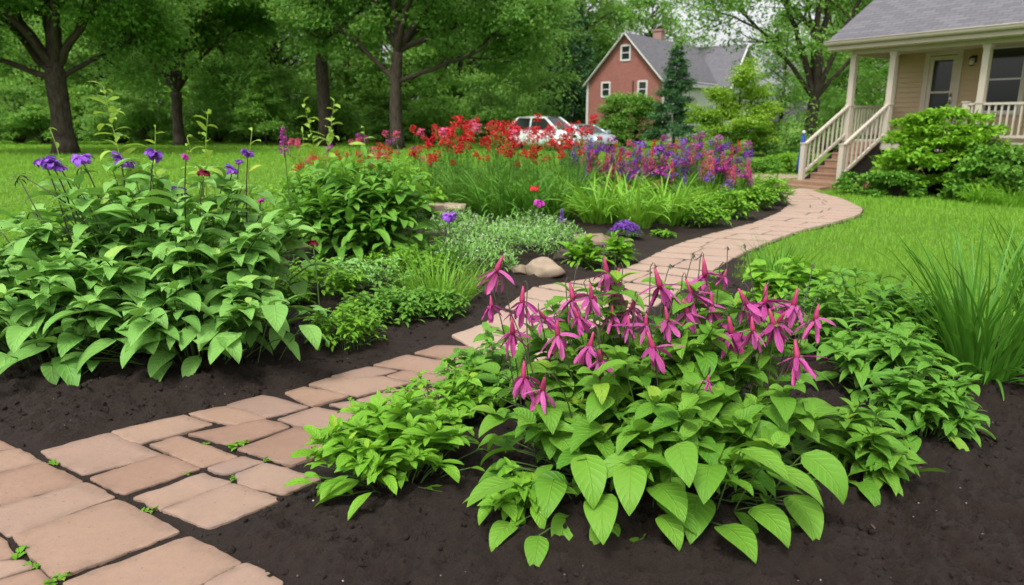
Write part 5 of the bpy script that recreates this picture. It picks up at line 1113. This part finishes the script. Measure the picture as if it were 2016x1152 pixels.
def tree(name, label, loc, seed, trunk, limbs, mat, per=46, a_=1.0, flat=.42, L=.2, level=2, Lk=.6, group=None, up=.1, extra=(), wr=.55):
    """trunk: list of (x, y, z, r); limbs: list of (start index, end point, r)"""
    r_ = np.random.RandomState(seed); t_ = thing(name, label, 'tree', loc, 0, group); b_ = MB(); tips = []
    T_ = np.array(trunk, float); ss = np.linspace(0, len(T_) - 1, 12); P = np.stack([np.interp(ss, range(len(T_)), T_[:, k]) for k in range(4)], -1)
    P[1:, :2] += r_.normal(0, .03, (11, 2)) * P[1:, 3:]; fl_ = P[:, 3].copy(); fl_[0] *= 1.35; fl_[1] *= 1.08; P[0, 2] -= .1; tube(b_, P[:, :3], fl_, 14)
    for (si, e_, r) in limbs:
        p = T_[si][:3]; e_ = np.array(e_, float); c_ = curve(p, e_, .55, 9); c_[1:-1] += r_.normal(0, .06, (7, 3)) * np.linalg.norm(e_ - p) * .15
        tube(b_, c_, np.linspace(r, r * .55, 9), 9, cap=False); d = c_[-1] - c_[-3]; Ln = np.linalg.norm(e_ - p) * Lk
        for k in range(3):
            nd = d / np.linalg.norm(d) + r_.normal(0, .45, 3); grow(b_, tips, r_, c_[-1], nd, Ln * r_.uniform(.7, 1.1), r * .5, level, up)
        for k in range(2): grow(b_, tips, r_, c_[4 + 2 * k], d / np.linalg.norm(d) + r_.normal(0, .8, 3), Ln * .7, r * .35, max(0, level - 1), up)
    tips = [p for p in tips if p[2] > 1.2] + [np.array(x, float) for x in extra]
    b_.build('trunk', M['bark'], t_); f_ = MB(); crown(f_, r_, tips, per, a_, flat, L, wr); f_.build('crown', M[mat], t_); return t_
g0 = lambda px, py: np.append(at(px, py)[:2], -.03)
rx_ = np.random.RandomState(90)
def drape(n, x0, x1, y0, y1, z0, z1): return [(rx_.uniform(x0, x1), rx_.uniform(y0, y1), rx_.uniform(z0, z1)) for _ in range(n)]
tree('shade_tree', 'thick dark trunk forking wide into many limbs, nearest tree at the left', g0(130, 302), 1, [(0, 0, 0, .52), (.02, 0, 1.9, .44), (.0, 0, 3.4, .46), (.05, 0, 4.0, .42)],
     [(2, (-3.4, -.8, 4.9), .16), (2, (-3.0, .8, 6.8), .2), (3, (-1.7, -.6, 7.2), .22), (3, (-.6, 1.0, 7.6), .27), (3, (.4, .2, 8.0), .38), (3, (2.7, -.7, 6.5), .22), (2, (2.5, .9, 5.0), .13), (3, (1.7, -1.8, 7.4), .2), (3, (-1.2, -2.2, 7.0), .2)], 'tree_leaf', 85, 1.3, .42, .23, 2, .62)
tree('shade_tree', 'slimmer tree with twin upright stems, second from the left', g0(355, 286), 2, [(0, 0, 0, .40), (0, 0, 1.8, .32), (.1, 0, 3.4, .34)],
     [(2, (-1.3, .3, 7.0), .24), (2, (.5, 0, 8.4), .26), (2, (1.9, -.6, 7.4), .18), (2, (-2.3, -.4, 6.6), .14), (2, (2.6, 1.0, 6.6), .14), (2, (.2, 2.0, 8.0), .2), (2, (0.0, -2.0, 7.6), .18)], 'tree_leaf', 85, 1.3, .42, .27, 2, .6)
tree('shade_tree', 'straight tall trunk third from the left, its foot hidden by undergrowth', g0(643, 288), 3, [(0, 0, 0, .42), (0, 0, 3.5, .38), (.0, 0, 6.2, .36), (-.1, 0, 7.6, .34), (-.2, .1, 9.5, .26), (-.3, .1, 12.0, .1)],
     [(3, (-1.6, .2, 11.0), .26), (3, (.5, .5, 11.6), .26), (3, (1.7, -.5, 10.2), .2), (2, (3.4, -.6, 8.4), .17), (2, (-3.0, -.6, 8.8), .15), (3, (-.6, -2.2, 10.3), .18), (2, (.8, 2.4, 9.0), .15)], 'tree_leaf', 80, 1.35, .42, .27, 2, .6)
tree('shade_tree', 'slim straight trunk before the wood, a limb arching left and a broad crown drooping right', g0(782, 294), 4, [(0, 0, 0, .38), (0, 0, 2.6, .32), (.05, 0, 3.6, .31), (.2, 0, 5.2, .3)],
     [(2, (-2.6, .0, 6.2), .16), (3, (.1, .3, 9.0), .24), (3, (-1.2, -.5, 8.6), .18), (3, (2.4, .4, 8.2), .2), (2, (4.0, -.6, 4.9), .14), (3, (4.4, .6, 7.0), .17), (3, (1.4, -2.0, 8.0), .18), (3, (2.2, 2.0, 7.6), .16)], 'tree_leaf', 80, 1.25, .45, .25, 2, .62,
     extra=drape(26, 4.0, 9.2, 1.5, 5.0, 3.2, 7.5) + drape(14, 6.0, 9.0, 2.2, 5.6, 2.2, 4.5))
tree('shade_tree', 'many-stemmed airy tree with sky showing through, behind the porch', g0(1590, 300), 5, [(0, 0, 0, .3), (0, 0, 1.2, .28), (.1, 0, 2.6, .28)],
     [(2, (-1.5, .3, 6.8), .17), (2, (-.5, -.6, 8.0), .19), (2, (.5, .5, 8.2), .19), (2, (1.6, -.5, 7.2), .15), (2, (-2.8, .5, 6.0), .12), (2, (2.8, .2, 5.6), .12), (2, (.2, 2.0, 7.0), .13)], 'pale_tree_leaf', 38, 1.1, .42, .21, 2, .62, extra=drape(70, -3.6, 5.5, -1.5, 3.5, 1.2, 5.5))
mt_ = tree('maple_tree', 'bright yellow-green layered young maple right of the brick house', g0(1446, 306), 6, [(0, 0, 0, .13), (.05, 0, .8, .11), (0, 0, 1.6, .1)],
     [(1, (-1.2, .2, 2.1), .06), (1, (1.2, .2, 2.0), .06), (2, (-.8, -.4, 3.1), .05), (2, (.8, .3, 3.2), .05), (2, (.1, 0, 4.0), .06), (1, (.3, -1.0, 1.8), .05), (2, (0, .9, 2.8), .05)], 'bright_tree_leaf', 95, .56, .34, .17, 1, .5, extra=drape(60, -1.9, 1.9, -1, 1, .5, 2.3) + drape(20, -1.2, 1.2, -.8, .8, 2.3, 3.2))
mt_.scale = (.84, .84, .70)
# conifer before the brick house
def conifer(label, loc, h, r0, seed, mat='conifer_leaf', n=9000, L=.16, z0=.5, group=None):
    r_ = np.random.RandomState(seed); t_ = thing('conifer', label, 'tree', loc, 0, group); b_ = MB(); tube(b_, [(0, 0, -.05), (0, 0, h * .5), (0, 0, h)], [h * .018, h * .011, .01], 8); P = []; AZ = []; k = int(h * 9)
    for i in range(k):
        z = z0 + (h - z0) * (i / k) ** .9; ln = r0 * (1 - (z - z0) / (h - z0)) ** .85 * r_.uniform(.65, 1.15) + .08; az = i * 2.4 + r_.normal(0, .3); d = np.array([math.cos(az), math.sin(az), r_.uniform(-.15, .25)])
        e_ = np.array([0, 0, z]) + d * ln; tube(b_, [(0, 0, z), tuple(e_)], [.018, .006], 4, cap=False); m = max(12, int(n * ln / (r0 * k * .55))); f = r_.uniform(.15, 1.05, m) ** .7
        q = np.array([0, 0, z]) + d * (ln * f)[:, None] + r_.normal(0, 1, (m, 3)) * np.array([1, 1, .55]) * (.06 + .16 * ln * f)[:, None]; P.append(q); AZ.append(np.full(m, az) + r_.normal(0, .8, m))
    P = np.vstack(P); AZ = np.concatenate(AZ); N = len(P); f_ = MB(); leaves(f_, P, AZ, r_.normal(.05, .4, N), .5, L * r_.uniform(.6, 1.2, N), L * .32, LANCE, 2, 3, .2, r_.normal(0, .5, N), 0, np.clip(r_.normal(.45, .22, N), 0, 1))
    b_.build('trunk', M['bark'], t_); f_.build('crown', M[mat], t_); return t_
conifer('small dark conical evergreen before the brick house roof', g0(1325, 292), 5.9, 1.5, 3, n=22000, L=.18)
bush('shrub', 'rounded green shrub hiding the base of the brick gable', g0(1237, 290), 2.2, 1.6, 3.0, 13000, .19, 'pale_tree_leaf', 21, layers=90, flat=.32)
bush('shrub', 'dark low shrub right of the yellow-green maple', g0(1530, 306), 1.5, 1.2, 1.5, 3000, .16, 'tree_leaf', 22, layers=36)
conifer('slender pale young tree standing alone before the wood, left of the third trunk', g0(525, 287), 5.2, 1.7, 6, 'pale_tree_leaf', 11000, .24, .9)
# wood behind the lawn: individual trees and undergrowth from a few prototypes
def wood_proto(label, seed, h, r, zlow, mat, tips_n, per, L, a_):
    r_ = np.random.RandomState(seed); t_ = thing('woodland_tree', label, 'tree', (0, 0, 0), 0, 'trees of the wood behind the lawn'); b_ = MB(); tube(b_, [(0, 0, -.1), (.1, 0, h * .3), (.0, .1, h * .6), (.1, 0, h * .9)], [.30, .23, .16, .04], 9); tips = []
    for i in range(tips_n):
        u = r_.rand(); z = zlow + (h - zlow) * u; rad = r * math.sqrt(max(.05, 1 - (2 * u - .85) ** 2 * .8)) * r_.uniform(.35, 1.0); a__ = i * 2.4 + r_.normal(0, .3); p = np.array([rad * math.cos(a__), rad * math.sin(a__), z]); tips.append(p)
        if i % 2 == 0: tube(b_, curve((0, 0, max(.8, z - rad * .6)), p, .5, 6), np.linspace(.09, .02, 6), 5, cap=False)
    f_ = MB(); crown(f_, r_, tips, per, a_, .5, L); b_.build('trunk', M['bark'], t_); f_.build('crown', M[mat], t_); return t_
WP = [wood_proto('leafy tree in the dense green wall of the wood', 60, 15, 4.6, 2.2, 'wood_leaf', 120, 95, .36, 1.5), wood_proto('leafy tree in the dense green wall of the wood', 61, 17, 4.2, 3.5, 'wood_leaf', 110, 95, .36, 1.5),
      wood_proto('leafy tree in the dense green wall of the wood', 62, 13, 4.8, 1.4, 'pale_tree_leaf', 110, 95, .36, 1.5)]
spots = []
rs = np.random.RandomState(17)
for x in np.arange(-50, 4, 5.2): spots.append((x + rs.uniform(-1.2, 1.2), 60 + rs.uniform(-2, 4), rs.uniform(.85, 1.15)))
for x in np.arange(-62, 13, 6.2): spots.append((x + rs.uniform(-1.5, 1.5), 74 + rs.uniform(-3, 4), rs.uniform(1.0, 1.3)))
for x in np.arange(-75, -2, 7.5): spots.append((x + rs.uniform(-1.5, 1.5), 92 + rs.uniform(-3, 4), rs.uniform(1.35, 1.7)))
for x, y, s_ in ((11.5, 88, .88), (16.0, 96, .72), (28, 98, .62), (33, 90, .85), (38, 86, .95), (26, 56, .8), (30, 50, .8), (24, 47, .62), (33, 58, 1.0), (37, 66, 1.1), (44, 74, 1.2), (28, 40, .75), (36, 46, .95), (22.5, 38, .55), (31, 70, .9), (5.5, 83, 1.15), (9, 93, 1.05)): spots.append((x, y, s_))
for i, (x, y, s_) in enumerate(spots):
    o_ = WP[i % 3]
    if i < 3: o_.location = (x, y, 0); o_.scale = (s_,) * 3
    else: dup(o_, (x, y, 0), rs.uniform(0, 6.28), (s_ * rs.uniform(.9, 1.15), s_ * rs.uniform(.9, 1.15), s_))
UB = [bush('woodland_shrub', 'bushy undergrowth shrub at the edge of the wood', (0, 0, 0), 3.0, 2.2, 3.4, 5200, .26, 'wood_leaf', 31, layers=56, group='undergrowth along the edge of the wood', flat=.34),
      bush('woodland_shrub', 'bushy undergrowth shrub at the edge of the wood', (0, 0, 0), 2.6, 2.2, 2.6, 4600, .24, 'pale_tree_leaf', 32, layers=50, group='undergrowth along the edge of the wood', flat=.34)]
sp2 = [(x + rs.uniform(-.8, .8), 53.5 + rs.uniform(-2.0, 3) - (3.5 if x < -24 else 0), rs.uniform(.75, 1.2)) for x in np.arange(-42, 3.5, 3.3)] + [(x, 59, 1.3) for x in np.arange(-40, 4, 5)] + [(26, 44, .8), (23, 42, .7), (29, 36, .8), (25.5, 35, .6), (20, 40, .55), (16.2, 37, .5)]
for i, (x, y, s_) in enumerate(sp2):
    o_ = UB[i % 2]
    if i < 2: o_.location = (x, y, 0); o_.scale = (s_,) * 3
    else: dup(o_, (x, y, 0), rs.uniform(0, 6.28), (s_, s_, s_ * rs.uniform(.8, 1.25)))
for i, (px, Y, h) in enumerate([(1062, 66, 14.5), (1098, 68, 15.5), (1132, 71, 13.5)]):
    p = aty(px, 285, Y); conifer(['dark evergreen left of the brick gable, above the white car', 'tallest dark evergreen left of the brick gable', 'dark evergreen touching the left edge of the brick gable'][i], (p[0], p[1], 0), h, 3.2, 40 + i, 'conifer_leaf', 9000, .42, .4)
print('verts', sum(len(m.vertices) for m in bpy.data.meshes))
